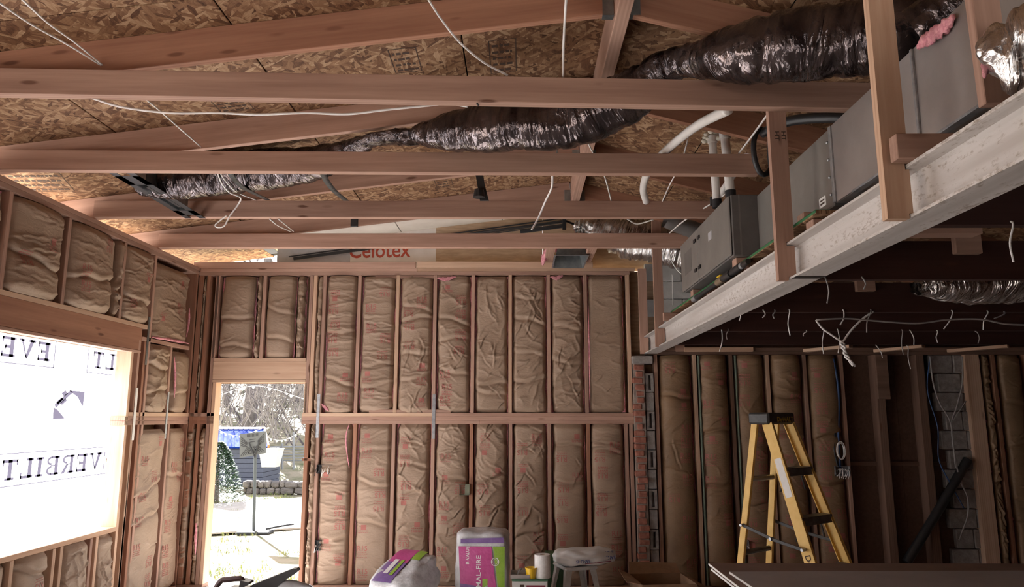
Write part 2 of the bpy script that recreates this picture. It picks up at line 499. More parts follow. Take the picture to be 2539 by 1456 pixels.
for ci, (x0, x1) in enumerate([(RIDGE_X, 1.40), (1.40, 2.62), (2.62, 3.84), (3.84, 5.06), (5.06, 6.1)]):
    ys = [YREAR, -0.4, 2.04, 4.48, YB, 8.3] if ci % 2 == 0 else [YREAR, 0.85, 3.29, 5.73, 8.3]
    for y0, y1 in zip(ys[:-1], ys[1:]):
        roof_panel('osb_panel', x0, x1, y0, y1, 'r', M_OSB)
# last bay over the gable: OSB at the eave, then older faced boards with black seams
roof_panel('osb_panel', -4.15, -2.93, YB, 8.45, 'l', M_OSB)
roof_panel('seam_strip', -2.93, -2.82, YB, 8.3, 'l', M_BLACK, gap=0.0)
roof_panel('faced_board', -2.82, -2.60, YB, 8.3, 'l', M_BEIGE)
roof_panel('seam_strip', -2.60, -2.54, YB, 8.3, 'l', M_BLACK, gap=0.0)
for x0, x1 in ((-2.54, -1.35), (-1.35, -0.2), (-0.2, RIDGE_X)):
    roof_panel('faced_board', x0, x1, YB, 8.3, 'l', M_WHITEB)
m = MB()
for zf, x0, x1 in ((zl, -4.2, RIDGE_X), (zr, RIDGE_X, 6.1)):
    m.add([(x0, YREAR, zf(x0) + RAF + .022), (x1, YREAR, zf(x1) + RAF + .022), (x1, 8.47, zf(x1) + RAF + .022), (x0, 8.47, zf(x0) + RAF + .022),
           (x0, YREAR, zf(x0) + RAF + .05), (x1, YREAR, zf(x1) + RAF + .05), (x1, 8.47, zf(x1) + RAF + .05), (x0, 8.47, zf(x0) + RAF + .05)],
          [(0, 1, 2, 3), (4, 5, 6, 7), (0, 1, 5, 4), (1, 2, 6, 5), (2, 3, 7, 6), (3, 0, 4, 7)])
m.build('roof_covering', M_GAP, ceiling)

# printed stamps on the sheathing (thin ink lettering and rules)
def osb_stamp(px, py, w, h, lines, rot=0.0):
    """stamp on the left slope underside seen at a pixel"""
    d = ray(px, py)
    # underside plane: z = zl(x)+RAF
    k = (Z_PLT + 0.12 * 3.53 + RAF - CAM.z) / (d.z - 0.12 * d.x)
    p = CAM + d * k
    ux = Vector((1, 0, 0.12)).normalized(); uy = Vector((0, 1, 0)); n = -ux.cross(uy)
    c, s = math.cos(rot), math.sin(rot)
    a = ux * c + uy * s; b = uy * c - ux * s
    m = MB(); o = p + n * 0.0015
    def bar(x0, x1, y0, y1):
        m.add([o + a * x0 + b * y0, o + a * x1 + b * y0, o + a * x1 + b * y1, o + a * x0 + b * y1], [(0, 1, 2, 3)])
    t = 0.006
    bar(-w / 2, w / 2, h / 2 - t, h / 2); bar(-w / 2, w / 2, -h / 2, -h / 2 + t)
    bar(-w / 2, -w / 2 + t, -h / 2, h / 2); bar(w / 2 - t, w / 2, -h / 2, h / 2)
    rr = random.Random(int(px * 7 + py))
    for i in range(lines):
        y = -h / 2 + h * (i + 0.7) / (lines + 0.4); x = -w / 2 + 0.02
        while x < w / 2 - 0.03:
            l = rr.uniform(0.012, 0.04)
            if x + l > w / 2 - 0.015: break
            bar(x, x + l, y, y + h / (lines + 1) * 0.42); x += l + rr.uniform(0.006, 0.014)
    m.build('ink_stamp', M_INK, ceiling, fix=False)
osb_stamp(1005, 150, 0.17, 0.30, 4)
osb_stamp(1247, 140, 0.17, 0.42, 5)
osb_stamp(575, 258, 0.22, 0.22, 4)
osb_stamp(75, 452, 0.5, 0.45, 4, 0.3)
osb_stamp(1100, 452, 0.16, 0.3, 4)
osb_stamp(870, 92, 0.12, 0.2, 3)

# ------------------------------------------------------------------ left wall
wl = struct('wall_left')
T = 0.038
DP = 0.14
def lstud(y, z0, z1, t=T, mat=M_WOOD, d0=0.0, name='stud'):
    return board(name, (XL - DP / 2 - d0, y, z0), (XL - DP / 2 - d0, y, z1), DP, t, mat, wl, up=(1, 0, 0))
def lplate(y0, y1, zc, h=T, mat=M_WOOD, dp=DP, name='plate'):
    return board(name, (XL - dp / 2, y0, zc), (XL - dp / 2, y1, zc), h, dp, mat, wl, up=(0, 0, 1))
def ly(px, py): return onX(px, py, XL).y
def lz(px, py): return onX(px, py, XL).z
ZT0 = Z_PLT - 2 * T - 0.002
WY0, WY1 = 4.02, ly(318, 1000)         # window opening along y
WZ0, WZ1 = 0.79, 2.345
for y0, y1 in ((YREAR, 2.2), (2.2, 6.0), (6.0, D + .14)):
    lplate(y0, y1 - .002, Z_PLT - T / 2, name='top_plate')
for y0, y1 in ((YREAR, 3.6), (3.6, D + .14)):
    lplate(y0, y1 - .002, Z_PLT - 1.5 * T - .001, name='top_plate')
lplate(YREAR, D, T / 2, name='bottom_plate')
hy1 = ly(350, 860)
board('header', (XL - .045, WY0 - .1, 2.45), (XL - .045, hy1, 2.45), 0.21, 0.09, M_WOODR, wl)
lplate(WY0 - .1, ly(366, 830), 2.575, mat=M_WOODP, name='header_plate')
board('header_trim', (XL - .04, WY0 - .1, 2.332), (XL - .04, hy1, 2.332), 0.025, 0.085, M_WOOD, wl)
ytop_studs = [ly(16, 600), ly(165, 650), ly(305, 700), ly(380, 740)]
for y in ytop_studs[:3]:
    lstud(y, 2.595, ZT0)
lstud(ytop_studs[3], 0.04, ZT0, name='king_stud')
lstud(WY0 - .12, .04, ZT0); lstud(3.28, .04, ZT0); lstud(.88, .04, ZT0); lstud(2.62, .04, ZT0)
board('header', (XL - .045, .86, 2.3), (XL - .045, 3.3, 2.3), 0.21, 0.09, M_WOODR, wl)  # heads an unseen opening added so sun reaches the floor
lplate(.9, 3.3, 2.42, name='header_plate')
# jambs beside the window
for i, px in enumerate((322, 338)):
    y = ly(px, 940)
    lstud(y + .01, 0.04, 2.34 if i == 0 else 2.44, mat=M_WOODP if i == 0 else M_WOOD, name='trimmer')
lstud(ly(352, 940) + .012, 0.04, 2.44, mat=M_WOODR)
# mid plates to the right of the window
ym0, ym1 = ly(312, 1020), D
for k, mt in enumerate((M_WOODP, M_WOOD, M_WOOD)):
    lplate(ym0 + (.0 if k else .05), ym1, Z_MID - T / 2 - k * (T + .001), mat=mt, name='mid_plate')
ys_mid = ly(420, 940)
lstud(ys_mid, Z_MID, 2.44)
lstud(ly(472, 940), Z_MID, ZT0, mat=M_WOODR)
lstud(ly(404, 1250), .04, Z_MIDB, mat=M_WOOD)
lstud(ly(312, 1250) , .04, Z_MIDB, mat=M_WOODP)
lstud(ly(452, 1250), .04, Z_MIDB, mat=M_WOODR)
lplate(ly(352, 850), ly(470, 860), 2.46, name='block')
# sill and cripples
lplate(WY0, ly(290, 1305), WZ0 - T / 2, mat=M_WOODP, name='window_sill_plate')
for px in (30, 132, 150, 222, 236):
    lstud(ly(px, 1400), .04, WZ0 - T - .001, mat=random.Random(px).choice([M_WOOD, M_WOODP]), name='cripple_stud')
# outer sheathing around the window and the unseen opening added for sunlight
def lsheath(y0, y1, z0, z1):
    MB().box(XL - DP - .014, XL - DP - .001, y0, y1, z0, z1).build('sheathing', M_PLY, wl)
lsheath(YREAR, 0.9, 0, 3.34); lsheath(0.9, 2.6, 2.2, 3.34); lsheath(2.6, 3.3, 0, 3.34); lsheath(3.3, WY0, 0, 3.34); lsheath(WY1 + .02, D + .15, 0, 3.34); lsheath(WY0, WY1 + .02, WZ1 - .02, 3.34); lsheath(WY0, WY1 + .02, 0, WZ0 - .01)

# window covered with printed house wrap
win = struct('window_1')
def wrapmat():
    m, nt, b = new_mat('white_house_wrap')
    nt.nodes.remove(b)
    out = nt.nodes['Material Output']
    df = nd(nt, 'ShaderNodeBsdfDiffuse', {'Color': (0.84, 0.85, 0.87, 1)})
    tr = nd(nt, 'ShaderNodeBsdfTranslucent', {'Color': (0.86, 0.88, 0.92, 1)})
    mx = nd(nt, 'ShaderNodeMixShader', {0: 0.62, 1: df.outputs[0], 2: tr.outputs[0]})
    nt.links.new(mx.outputs[0], out.inputs[0])
    return m
M_WRAP = wrapmat()
def wrapinkmat():
    m, nt, b = new_mat('printed_house_wrap_ink')
    nt.nodes.remove(b)
    out = nt.nodes['Material Output']
    df = nd(nt, 'ShaderNodeBsdfDiffuse', {'Color': (0.10, 0.09, 0.12, 1)})
    tr = nd(nt, 'ShaderNodeBsdfTranslucent', {'Color': (0.085, 0.078, 0.105, 1)})
    mx = nd(nt, 'ShaderNodeMixShader', {0: 0.6, 1: df.outputs[0], 2: tr.outputs[0]})
    nt.links.new(mx.outputs[0], out.inputs[0])
    return m
M_WRAPINK = wrapinkmat()
xw = XL - DP - 0.012
nu, nv = 60, 40
Yg, Zg = np.meshgrid(np.linspace(WY0 - .05, WY1 + .05, nu), np.linspace(WZ0 - .05, WZ1 + .04, nv))
Xg = xw + 0.006 * np.sin(Yg * 5.1 + Zg * 3.3) * np.sin(Zg * 4.0 - Yg)
MB().grid(np.stack([Xg, Yg, Zg], -1)).build('house_wrap', M_WRAP, win, smooth='all', fix=False)
# wordmarks: slab lettering made of strokes, boxed; reads mirrored from inside
def slab(ch):
    """strokes of a serif capital in a 0..w x 0..1 cell -> (quads, w)"""
    q = []
    def r(x0, x1, y0, y1): q.append([(x0, y0), (x1, y0), (x1, y1), (x0, y1)])
    s = 0.12
    if ch in 'EBRILT':
        if ch == 'E':
            r(.08, .26, 0, 1); r(0, .62, 0, s * 1.2); r(0, .62, 1 - s * 1.2, 1); r(.26, .48, .43, .57); r(.55, .62, 0, .28); r(.55, .62, .72, 1); r(.42, .48, .38, .62); return q, .68
        if ch == 'I':
            r(.1, .28, 0, 1); r(0, .38, 0, s); r(0, .38, 1 - s, 1); return q, .44
        if ch == 'L':
            r(.08, .26, 0, 1); r(0, .6, 0, s * 1.2); r(0, .36, 1 - s, 1); r(.53, .6, 0, .3); return q, .66
        if ch == 'T':
            r(.26, .44, 0, 1); r(.14, .56, 0, s); r(0, .7, 1 - s * 1.2, 1); r(0, .07, .7, 1); r(.63, .7, .7, 1); return q, .76
        if ch in 'BR':
            r(.08, .26, 0, 1); r(0, .45, 1 - s, 1); r(.26, .45, .47, .54)
            for (cy, ry) in ((.76, .24), (.25, .25)) if ch == 'B' else ((.76, .24),):
                N = 8
                for k in range(N):
                    a0 = -math.pi / 2 + math.pi * k / N; a1 = a0 + math.pi / N
                    q.append([(.42 + .16 * math.cos(a0), cy + (ry - .12) * math.sin(a0)), (.42 + .26 * math.cos(a0), cy + ry * math.sin(a0)), (.42 + .26 * math.cos(a1), cy + ry * math.sin(a1)), (.42 + .16 * math.cos(a1), cy + (ry - .12) * math.sin(a1))])
            if ch == 'B': r(0, .45, 0, s)
            else:
                r(0, .36, 0, s); q.append([(.34, .5), (.48, .5), (.74, 0), (.54, 0)])
            return q, .76
    if ch == 'V':
        q.append([(.06, 1), (.26, 1), (.46, .12), (.36, 0)]); q.append([(.36, 0), (.42, 0), (.72, 1), (.62, 1)])
        r(0, .34, 1 - s, 1); r(.54, .8, 1 - s, 1); return q, .84
    return q, .3
def wordmark(y_start, z0, h, word='EVERBILT', y_lo=-99, y_hi=99):
    """y_start: where the first letter begins; the word runs towards smaller y as seen from inside mirrored"""
    m = MB(); x = 0.0; sc = h
    def P(a, b): return Vector((xw + 0.0085, y_start - a * sc * 1.7, z0 + b * sc))
    def quad(pts):
        pp = [P(a, b) for a, b in pts]
        if min(p.y for p in pp) < y_lo or max(p.y for p in pp) > y_hi: return
        m.add(pp, [(0, 1, 2, 3)])
    for ch in word:
        q, w = slab(ch)
        for pts in q: quad([(a * 0.95 + x, b) for a, b in pts])
        x += w + .04
    # frame open over the middle
    for a0, a1 in ((-.25, x + .2),):
        n = 24
        for k in range(n):
            u0 = a0 + (a1 - a0) * k / n; u1 = a0 + (a1 - a0) * (k + 1) / n
            quad([(u0, -.32), (u1, -.32), (u1, -.27), (u0, -.27)])
            quad([(u0, 1.27), (u1, 1.27), (u1, 1.32), (u0, 1.32)])
        for e in (a0, a1 - .05):
            quad([(e, -.32), (e + .05, -.32), (e + .05, 1.32), (e, 1.32)])
    return m.build('wordmark', M_WRAPINK, win, fix=False)
def wy(px, py): return onX(px, py, xw).y
def wz(px, py): return onX(px, py, xw).z
hh = 0.145
ylim = WY1 + .04
wordmark(wy(120, 895), wz(120, 897), hh, y_lo=WY0, y_hi=ylim)
wordmark(wy(255, 920) + 0.145 * 5.3 * 1.7 - .06, wz(275, 918), hh, y_lo=WY0, y_hi=ylim)
wordmark(wy(275, 1165), wz(275, 1160), hh, y_lo=WY0, y_hi=ylim)
# small house pictogram between the wordmarks
m = MB()
def HP(px, py): return Vector((xw + .0085, wy(px, py), wz(px, py)))
for poly in ([(168, 968), (208, 972), (203, 1010), (190, 985)], [(130, 1010), (140, 1016), (158, 1038), (128, 1040)], [(132, 1004), (172, 968), (178, 974), (136, 1012)], [(136, 998), (150, 985), (155, 990), (141, 1003)], [(150, 975), (160, 968), (166, 976), (156, 984)], [(147, 1000), (160, 988), (164, 993), (151, 1005)]):
    m.add([HP(*p) for p in poly], [(0, 1, 2, 3)])
m.build('house_pictogram', M_WRAPINK, win, fix=False)

# ------------------------------------------------------------------ back wall
wb = struct('wall_back')
def bx(px, py=850): return onY(px, py, D).x
def bz(py, px=1000): return onY(px, py, D).z
def bstud(x, z0, z1, t=T, mat=M_WOOD, name='stud', dp=DP):
    return vstud(name, x, D, D + dp, z0, z1, t, mat, wb)
def bplate(x0, x1, zc, h=T, mat=M_WOOD, y0=0.0, dp=DP, name='plate'):
    return board(name, (x0, D + y0 + dp / 2, zc), (x1, D + y0 + dp / 2, zc), h, dp, mat, wb)
X_END = bx(1566)
STUDS = [bx(p) for p in (799, 887, 983, 1077, 1172, 1265, 1361, 1453.5, 1560)]
DX0, DX1 = bx(533, 1000), bx(749, 1000)      # door opening
# plates
bplate(XL, X_END, Z_TOPB + T / 2, name='top_plate')
bplate(XL + .01, bx(1030), Z_TOPB + 1.5 * T + .001, name='top_plate')
bplate(bx(1030) + .002, X_END + .06, Z_TOPB + 1.5 * T + .001, mat=M_WOODP, name='top_plate')
bplate(DX1 + .005, X_END, T / 2, name='bottom_plate')
bplate(XL, DX0 - .005, T / 2, name='bottom_plate')
zz = Z_MID - T / 2
for k, (mt, xa) in enumerate(((M_WOODP, bx(1075)), (M_WOOD, bx(1075)), (M_WOOD, bx(1190)))):
    bplate(DX1 + .002, xa - .001, zz - k * (T + .001), mat=mt, name='mid_plate')
    bplate(xa + .001, X_END + .02 * k, zz - k * (T + .001), mat=M_WOOD, name='mid_plate')
    bplate(XL + .01, DX0 - .002, zz - k * (T + .001), mat=M_WOODR if k else M_WOOD, name='mid_plate')
board('filler_strip', (bx(920), D + .03, Z_MID + .018), (bx(1120), D + .03, Z_MID + .018), .035, .05, M_WOOD, wb)
board('filler_strip', (bx(925), D + .03, Z_TOPB - .018), (bx(1120), D + .03, Z_TOPB - .018), .032, .05, M_WOOD, wb)
# studs
for i, x in enumerate(STUDS):
    mt = [M_WOOD, M_WOOD, M_WOODP][i % 3]
    bstud(x, Z_MID + .001, Z_TOPB - .001, mat=mt)
    bstud(x + (.004 if i % 2 else -.004), .04, Z_MIDB - .004, mat=[M_WOOD, M_WOODR, M_WOOD][i % 3])
bstud(STUDS[-1] - .055, .04, Z_MIDB - .004, mat=M_WOOD)
for px, mt in ((766, M_WOOD), (775.5, M_WOODP)):
    bstud(bx(px), Z_MID + .001, Z_TOPB - .001, mat=mt, name='king_stud')
bstud(bx(753, 1250), .04, Z_MIDB - .004, mat=M_WOODR, name='king_stud')
bstud(bx(769, 900) - .035, Z_MID + .001, bz(950), t=.03, mat=M_WOODP, name='trimmer')
# door surround
zh1, zh0 = bz(897, 640), bz(941, 640)
board('header', (bx(526, 920), D + .04, (zh0 + zh1) / 2), (bx(759, 920), D + .04, (zh0 + zh1) / 2), zh1 - zh0, .08, M_WOODP, wb)
bplate(bx(530, 893), bx(758, 893), zh1 + T / 2 + .001, name='header_plate', mat=M_WOODP)
bplate(bx(526, 945), bx(757, 945), zh0 - .017, h=.03, name='header_plate', mat=M_WOODP)
bstud(bx(652, 790), zh1 + T + .002, Z_TOPB - .001, mat=M_WOOD)
bstud(bx(535, 790), zh1 + T + .002, Z_TOPB - .001, mat=M_WOOD)
bstud(DX0 - .02, .04, zh0 - .032, mat=M_WOODP, name='trimmer')
bstud(DX0 - .062, .04, Z_TOPB - .001, mat=M_WOOD, name='king_stud')
bstud(DX0 - .16, .04, Z_TOPB - .001, mat=M_WOODR)
bstud(DX0 - .235, .04, Z_TOPB - .001, mat=M_WOODR)
bstud(XL + .022, .04, Z_TOPB - .001, mat=M_WOODR, name='corner_stud')
bplate(DX1 + .03, bx(783, 1140), bz(1140), h=.03, mat=M_WOODR, name='block')
# outer sheathing
def bsheath(x0, x1, z0, z1, mat=M_PLY, y=DP, name='sheathing'):
    MB().box(x0, x1, D + y + .001, D + y + .014, z0, z1).build(name, mat, wb)
bsheath(XL - .15, DX0 - .005, 0, 3.33); bsheath(DX0 - .005, DX1 + .005, zh0 - .04, 3.33); bsheath(DX1 + .005, 1.62, 0, 3.33)
# gable above the plates: printed old foam board, plywood, block infill to the right
yg = 8.0
def gable(x0, x1, mat, name, zlo=3.35, y=yg, t=.02):
    f = lambda x: (zl(x) if x <= RIDGE_X else zr(x)) + RAF - .004
    poly = [(x0, zlo), (x1, zlo), (x1, f(x1))] + ([(RIDGE_X, f(RIDGE_X))] if x0 < RIDGE_X < x1 else []) + [(x0, f(x0))]
    return MB().prism(poly, y, y + t, lambda a, b, d: Vector((a, d, b))).build(name, mat, wb)
gx = lambda px: onY(px, 630, yg).x
gable(-2.75, gx(868), M_GREYB, 'gable_board')
gable(gx(868) + .002, gx(1080), M_WHITEB, 'gable_board')
gable(gx(1080) + .002, gx(1345), M_PLY, 'gable_board')
gable(gx(1345) + .002, 1.62, M_PLY, 'gable_board')
gable(1.622, XR, M_FIBER, 'gable_board', zlo=2.41, y=D + .16)
flat_text('printed_wordmark', 'Celotex', (gx(866), yg - .003, onY(900, 641, yg).z), (1, 0, .02), (0, 0, 1), .185, M_REDINK, wb, width=gx(1018) - gx(866))
for px0, py0, px1, py1, r in ((728, 642, 1400, 549, .016), (716, 637, 1396, 541, .006)):
    a = onY(px0, py0, yg - .03); b = onY(px1, py1, yg - .03)
    board('black_rake_rail', a, b, r * 2, .02, M_BLACK, wb)

# right part of the back wall (old house): plates, studs, fibreboard
ZR0 = bz(880, 1800)
bplate(bx(1605, 874), XR, ZR0 + T / 2, mat=M_OLDB, name='top_plate')
bplate(bx(1640, 870), XR, ZR0 + T * 1.5 + .001, mat=M_OLDB, name='top_plate')
bplate(bx(1620, 1440), XR, T / 2, mat=M_OLDB, name='bottom_plate')
RST = [bx(p, 1000) for p in (1629, 1726, 1817, 1908, 2001, 2093)]
for i, x in enumerate(RST):
    bstud(x, .04, ZR0 - .001, mat=[M_WOOD, M_WOODP, M_OLDB, M_WOODP, M_WOOD, M_WOOD][i])
for p in (2186, 2290):
    bstud(bx(p, 1000), .04, ZR0 - .001, t=.085, mat=M_OLDB)
MB().bbox(bx(2168, 900), bx(2198, 900), D - .03, D + .005, bz(990, 2180), ZR0 - .002).build('stud_scab', M_OLDB, wb)
bstud(bx(2411, 900) , .04, ZR0 - .001, t=.15, mat=M_WOODP, name='post')
bstud(bx(2463, 900), .04, ZR0 - .001, mat=M_WOODR); bstud(bx(2545, 900), .04, ZR0 - .001, mat=M_WOODR)
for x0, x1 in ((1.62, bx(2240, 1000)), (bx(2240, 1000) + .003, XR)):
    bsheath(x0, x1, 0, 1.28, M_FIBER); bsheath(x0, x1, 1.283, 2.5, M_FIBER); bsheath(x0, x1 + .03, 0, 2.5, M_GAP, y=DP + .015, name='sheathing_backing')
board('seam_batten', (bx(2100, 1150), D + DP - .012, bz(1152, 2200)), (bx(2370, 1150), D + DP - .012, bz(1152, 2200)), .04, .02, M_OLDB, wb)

# right wall; unseen rear walls, partition and gable added to block light
wr = struct('wall_right')
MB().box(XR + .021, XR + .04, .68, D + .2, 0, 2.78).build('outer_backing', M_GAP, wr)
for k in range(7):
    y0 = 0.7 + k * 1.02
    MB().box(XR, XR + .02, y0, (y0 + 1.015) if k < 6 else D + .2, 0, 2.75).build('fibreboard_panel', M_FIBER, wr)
wrr = struct('wall_rear_unseen')
MB().box(1.66, XR, 0.68, 0.7, 0, 2.5).build('fibreboard_panel', M_FIBER, wrr)  # unseen wall added to keep rear light out of the old room
m = MB().prism([(-3.7, 2.45), (1.6, 2.45), (1.6, zr(1.6) + RAF), (RIDGE_X, zl(RIDGE_X) + RAF), (-3.7, zl(-3.7) + RAF)], YREAR - .02, YREAR, lambda a, b, d: Vector((a, d, b)))
m.build('gable_sheathing', M_FIBER, wrr)
MB().box(1.6, 1.66, YREAR, .68, 0, 2.45).build('partition_panel', M_FIBER, wrr)
MB().box(-3.7, 1.6, YREAR - .02, YREAR, 0, 2.45).build('rear_light_block', M_FIBER, wrr)  # unseen dark wall added to cut light on the joist fronts
# ------------------------------------------------------------------ joists, rafters, ridge, hanger posts
JT = .060          # joists are thick stock
JN = ['nearest', 'second', 'third', 'farthest']
JPX = [((0, 231), (2104, 268), 2.1), ((0, 416), (1880, 432), 1.575), ((500, 536), (1700, 539), 1.9), ((400, 612), (1680, 613), 1.9)]
JL = ['fir ceiling joist nearest the camera, crossing the whole upper picture', 'second fir ceiling joist back, the flexible duct sags over its top edge', 'third fir ceiling joist back, the black register frame ends under it', 'farthest fir ceiling joist, just in front of the insulated back wall']
for i, y in enumerate(JY):
    a = onY(*JPX[i][0], y); b = onY(*JPX[i][1], y)
    s = (b.z - a.z) / (b.x - a.x)
    x0, x1 = -3.52, JPX[i][2]
    z0 = a.z + (x0 - a.x) * s; z1 = a.z + (x1 - a.x) * s
    z0 = Z_PLT + .001 if abs(z0 - Z_PLT) < .03 else z0
    h = .14
    o = board('ceiling_joist', (x0, y + JT / 2, z0 + h / 2), (x1, y + JT / 2, z1 + h / 2), h, JT, M_WOOD)
    tag(o, JL[i], 'joist', 'ceiling joists')
RLY = ['nearest the camera', 'second from the camera', 'third from the camera', 'farthest from the camera']
for i, y in enumerate(JY):
    yc = y + JT + .024
    x0, x1 = -4.1, RIDGE_X - .043
    o = board('roof_rafter', (x0, yc, zl(x0) + RAF / 2), (x1, yc, zl(x1) + RAF / 2), RAF * .985, .045, M_WOOD if i else M_WOODR)
    tag(o, 'long sloping fir rafter left of the ridge, ' + RLY[i], 'rafter', 'roof rafters')
    x0, x1 = RIDGE_X + .043, 5.9
    o = board('roof_rafter', (x0, yc, zr(x0) + RAF / 2), (x1, yc, zr(x1) + RAF / 2), RAF * .985, .045, M_WOODR)
    tag(o, 'dark rafter falling to the right of the ridge, ' + RLY[i], 'rafter', 'roof rafters')
    for sgn in (-1, 1):
        zc = zl(RIDGE_X) - .012
        hb = MB().box(RIDGE_X + sgn * .041, RIDGE_X + sgn * .10, yc - .023, yc + .023, zc - .006, zc)
        hb.box(RIDGE_X + sgn * .041, RIDGE_X + sgn * .10, yc - .0235, yc - .0205, zc - .006, zc + .11)
        hb.box(RIDGE_X + sgn * .041, RIDGE_X + sgn * .10, yc + .0205, yc + .0235, zc - .006, zc + .11)
        tag(hb.build('joist_hanger', M_BOOT), 'grey steel hanger under the %s rafter at the ridge, %s' % ('left' if sgn < 0 else 'right', RLY[i]), 'hanger', 'rafter hangers')
o = board('ridge_beam', (RIDGE_X, YREAR + .1, zl(RIDGE_X) + .065), (RIDGE_X, 6.96, zl(RIDGE_X) + .065), .235, .075, M_WOOD)
tag(o, 'ridge beam running into depth where both roof slopes meet', 'beam')
# long braces standing up from the near plate, and the loose board over the back wall
o = board('loose_board', (bx(480, 655), D + .02, Z_TOPB + 2 * T + .038), (bx(1031, 655), D + .02, Z_TOPB + 2 * T + .038), .07, .038, M_WOOD)
tag(o, 'fir board on edge over the left half of the back wall plate', 'board')
o = board('loose_board', (bx(1034, 655), D + .02, Z_TOPB + 2 * T + .040), (bx(1470, 655), D + .02, Z_TOPB + 2 * T + .032), .07, .038, M_WOODP)
tag(o, 'pale board on edge over the middle of the back wall plate', 'board')
# blocks beside the register boot over the back wall
for x, lb in ((onY(1365, 640, 7.3).x, 'left'), (onY(1466, 640, 7.3).x, 'right')):
    o = board('blocking', (x, 6.9, 3.425), (x, D - .005, 3.425), .038, .09, M_WOOD)
    tag(o, 'short fir block on the %s side of the register boot above back wall' % lb, 'blocking')

# I-beam
BX0, BX1, BZ0, BZ1 = 1.333, 1.475, 2.405, 2.592
bxc = (BX0 + BX1) / 2
prof = [(BX0, BZ0), (BX1, BZ0), (BX1, BZ0 + .011), (bxc + .018, BZ0 + .014), (bxc + .006, BZ0 + .026), (bxc + .006, BZ1 - .026), (bxc + .018, BZ1 - .014), (BX1, BZ1 - .011), (BX1, BZ1),
        (BX0, BZ1), (BX0, BZ1 - .011), (bxc - .018, BZ1 - .014), (bxc - .006, BZ1 - .026), (bxc - .006, BZ0 + .026), (bxc - .018, BZ0 + .014), (BX0, BZ0 + .011)]
ib = MB().prism(prof, YREAR + .2, D + .06, lambda a, b, d: Vector((a, d, b))).build('steel_beam', M_STEELP)
tag(ib, 'grey primed steel I-beam running from the right foreground to the back wall', 'beam')
tp = MB()
y_t = onX(1985, 690, BX0 + .03).y
tp.box(BX0 - .002, BX1 + .002, y_t - .03, y_t + .03, BZ0 - .002, BZ0 - .0005)
tp.build('tape_band', M_BLACKP, ib)

# posts notched around the beam, hung from the joists
def hung_post(label, y, ztop, x0=1.300, w=.088, mat=M_WOOD, zb=BZ0 - .004, shift=0):
    x0 += shift; x1 = x0 + w
    fl = .013; n0 = BX0 - .004; n1 = x1
    poly = [(x0, zb), (n0, zb), (n0, BZ0 + .014), (x1, BZ0 + .014), (x1, BZ1 - .016), (n0, BZ1 - .016), (n0, BZ1 + .004), (x1, BZ1 + .004), (x1, ztop), (x0, ztop)]
    m = MB().prism(poly, -.019, .019, lambda a, b, d: Vector((b, d, -a)))   # local x = up the post for the grain
    me = m.mesh('hung_post'); me.materials.append(mat)
    M = Matrix(((0, 0, -1), (0, 1, 0), (1, 0, 0))).to_4x4(); M.translation = Vector((0, y, 0))
    o = link('hung_post', me, None, None, M)
    return tag(o, label, 'post', 'posts notched over the beam')
hung_post('large pale post notched over the steel beam, nearest the camera', 2.43, 3.62, mat=M_WOODP, shift=-.045)
hung_post('fir post notched over the steel beam, hanging from nearest joist', JY[0] + JT + .02, Z_PLT + .12, shift=-.02)
hung_post('fir post notched over the beam beside the furnace, reaching the rafters', JY[3] + JT + .07, 3.72)
hung_post('fir post at the far end of the beam by the back wall', D - .022, onY(1600, 668, D).z, shift=-.015)
# ------------------------------------------------------------------ kraft-faced insulation batts
def height_field(w, h, nu, nv, seed, bulge, edge, style, folds):
    rg = np.random.RandomState(seed)
    u = np.linspace(0, 1, nu); v = np.linspace(0, h, nv)
    U, V = np.meshgrid(u, v)
    X = (U - .5) * w
    e = np.abs(2 * U - 1)
    z = bulge * (1 - e ** 2.6) - edge * np.clip((e - .80) / .20, 0, 1) ** 1.5
    # slow undulation
    for k in range(3):
        z += rg.uniform(.004, .009) * np.sin(V * rg.uniform(3, 9) + rg.uniform(0, 6) + X * rg.uniform(-6, 6))
    # ends turn in
    ve = np.minimum(V, h - V)
    z -= .035 * np.exp(-(ve / .03) ** 2)
    # major folds that pinch the pillow
    for vk in folds:
        t = rg.uniform(-.25, .25)
        d = V - vk - t * X - .012 * np.sin(X * 18 + rg.uniform(0, 6))
        z -= rg.uniform(.5, 1.0) * (.022 + bulge * .35) * np.exp(-np.abs(d) / .018)
        z += .012 * np.exp(-((d - .035) / .03) ** 2)
    n = int(h * {'flat': 14, 'wrinkled': 46, 'crumpled': 40, 'tube': 16}[style])
    for k in range(n):
        uc = rg.uniform(-.5, .5) * w; vc = rg.uniform(0, h)
        if style == 'wrinkled': an = rg.normal(0, .14)
        elif style == 'crumpled': an = rg.choice([rg.normal(.8, .35), rg.normal(-.8, .35), rg.normal(0, .3)])
        else: an = rg.normal(0, .5)
        L = rg.uniform(.05, .20) * (1.3 if style == 'wrinkled' else .8); wd = rg.uniform(.006, .014)
        amp = rg.uniform(.004, .0125) * (1.35 if style == 'crumpled' else 1.0)
        ca, sa = math.cos(an), math.sin(an)
        dx, dv = X - uc, V - vc
        s = dx * ca + dv * sa; d = -dx * sa + dv * ca
        d = d + .006 * np.sin(s * 40 + k)
        env = np.exp(-(s / L) ** 4)
        if rg.rand() < .6: z += amp * env * np.exp(-np.abs(d) / wd)
        else: z += amp * 1.6 * env * (d / wd) * np.exp(-(d / wd) ** 2)
    # uneven side edges
    def wob():
        return sum(rg.uniform(.003, .007) * np.sin(v * rg.uniform(4, 22) + rg.uniform(0, 6)) for _ in range(3))
    lo = .006 + np.abs(wob()); hi = .006 + np.abs(wob())
    Xs = -w / 2 + lo[:, None] + U * (w - lo - hi)[:, None]
    return X, V, z, Xs

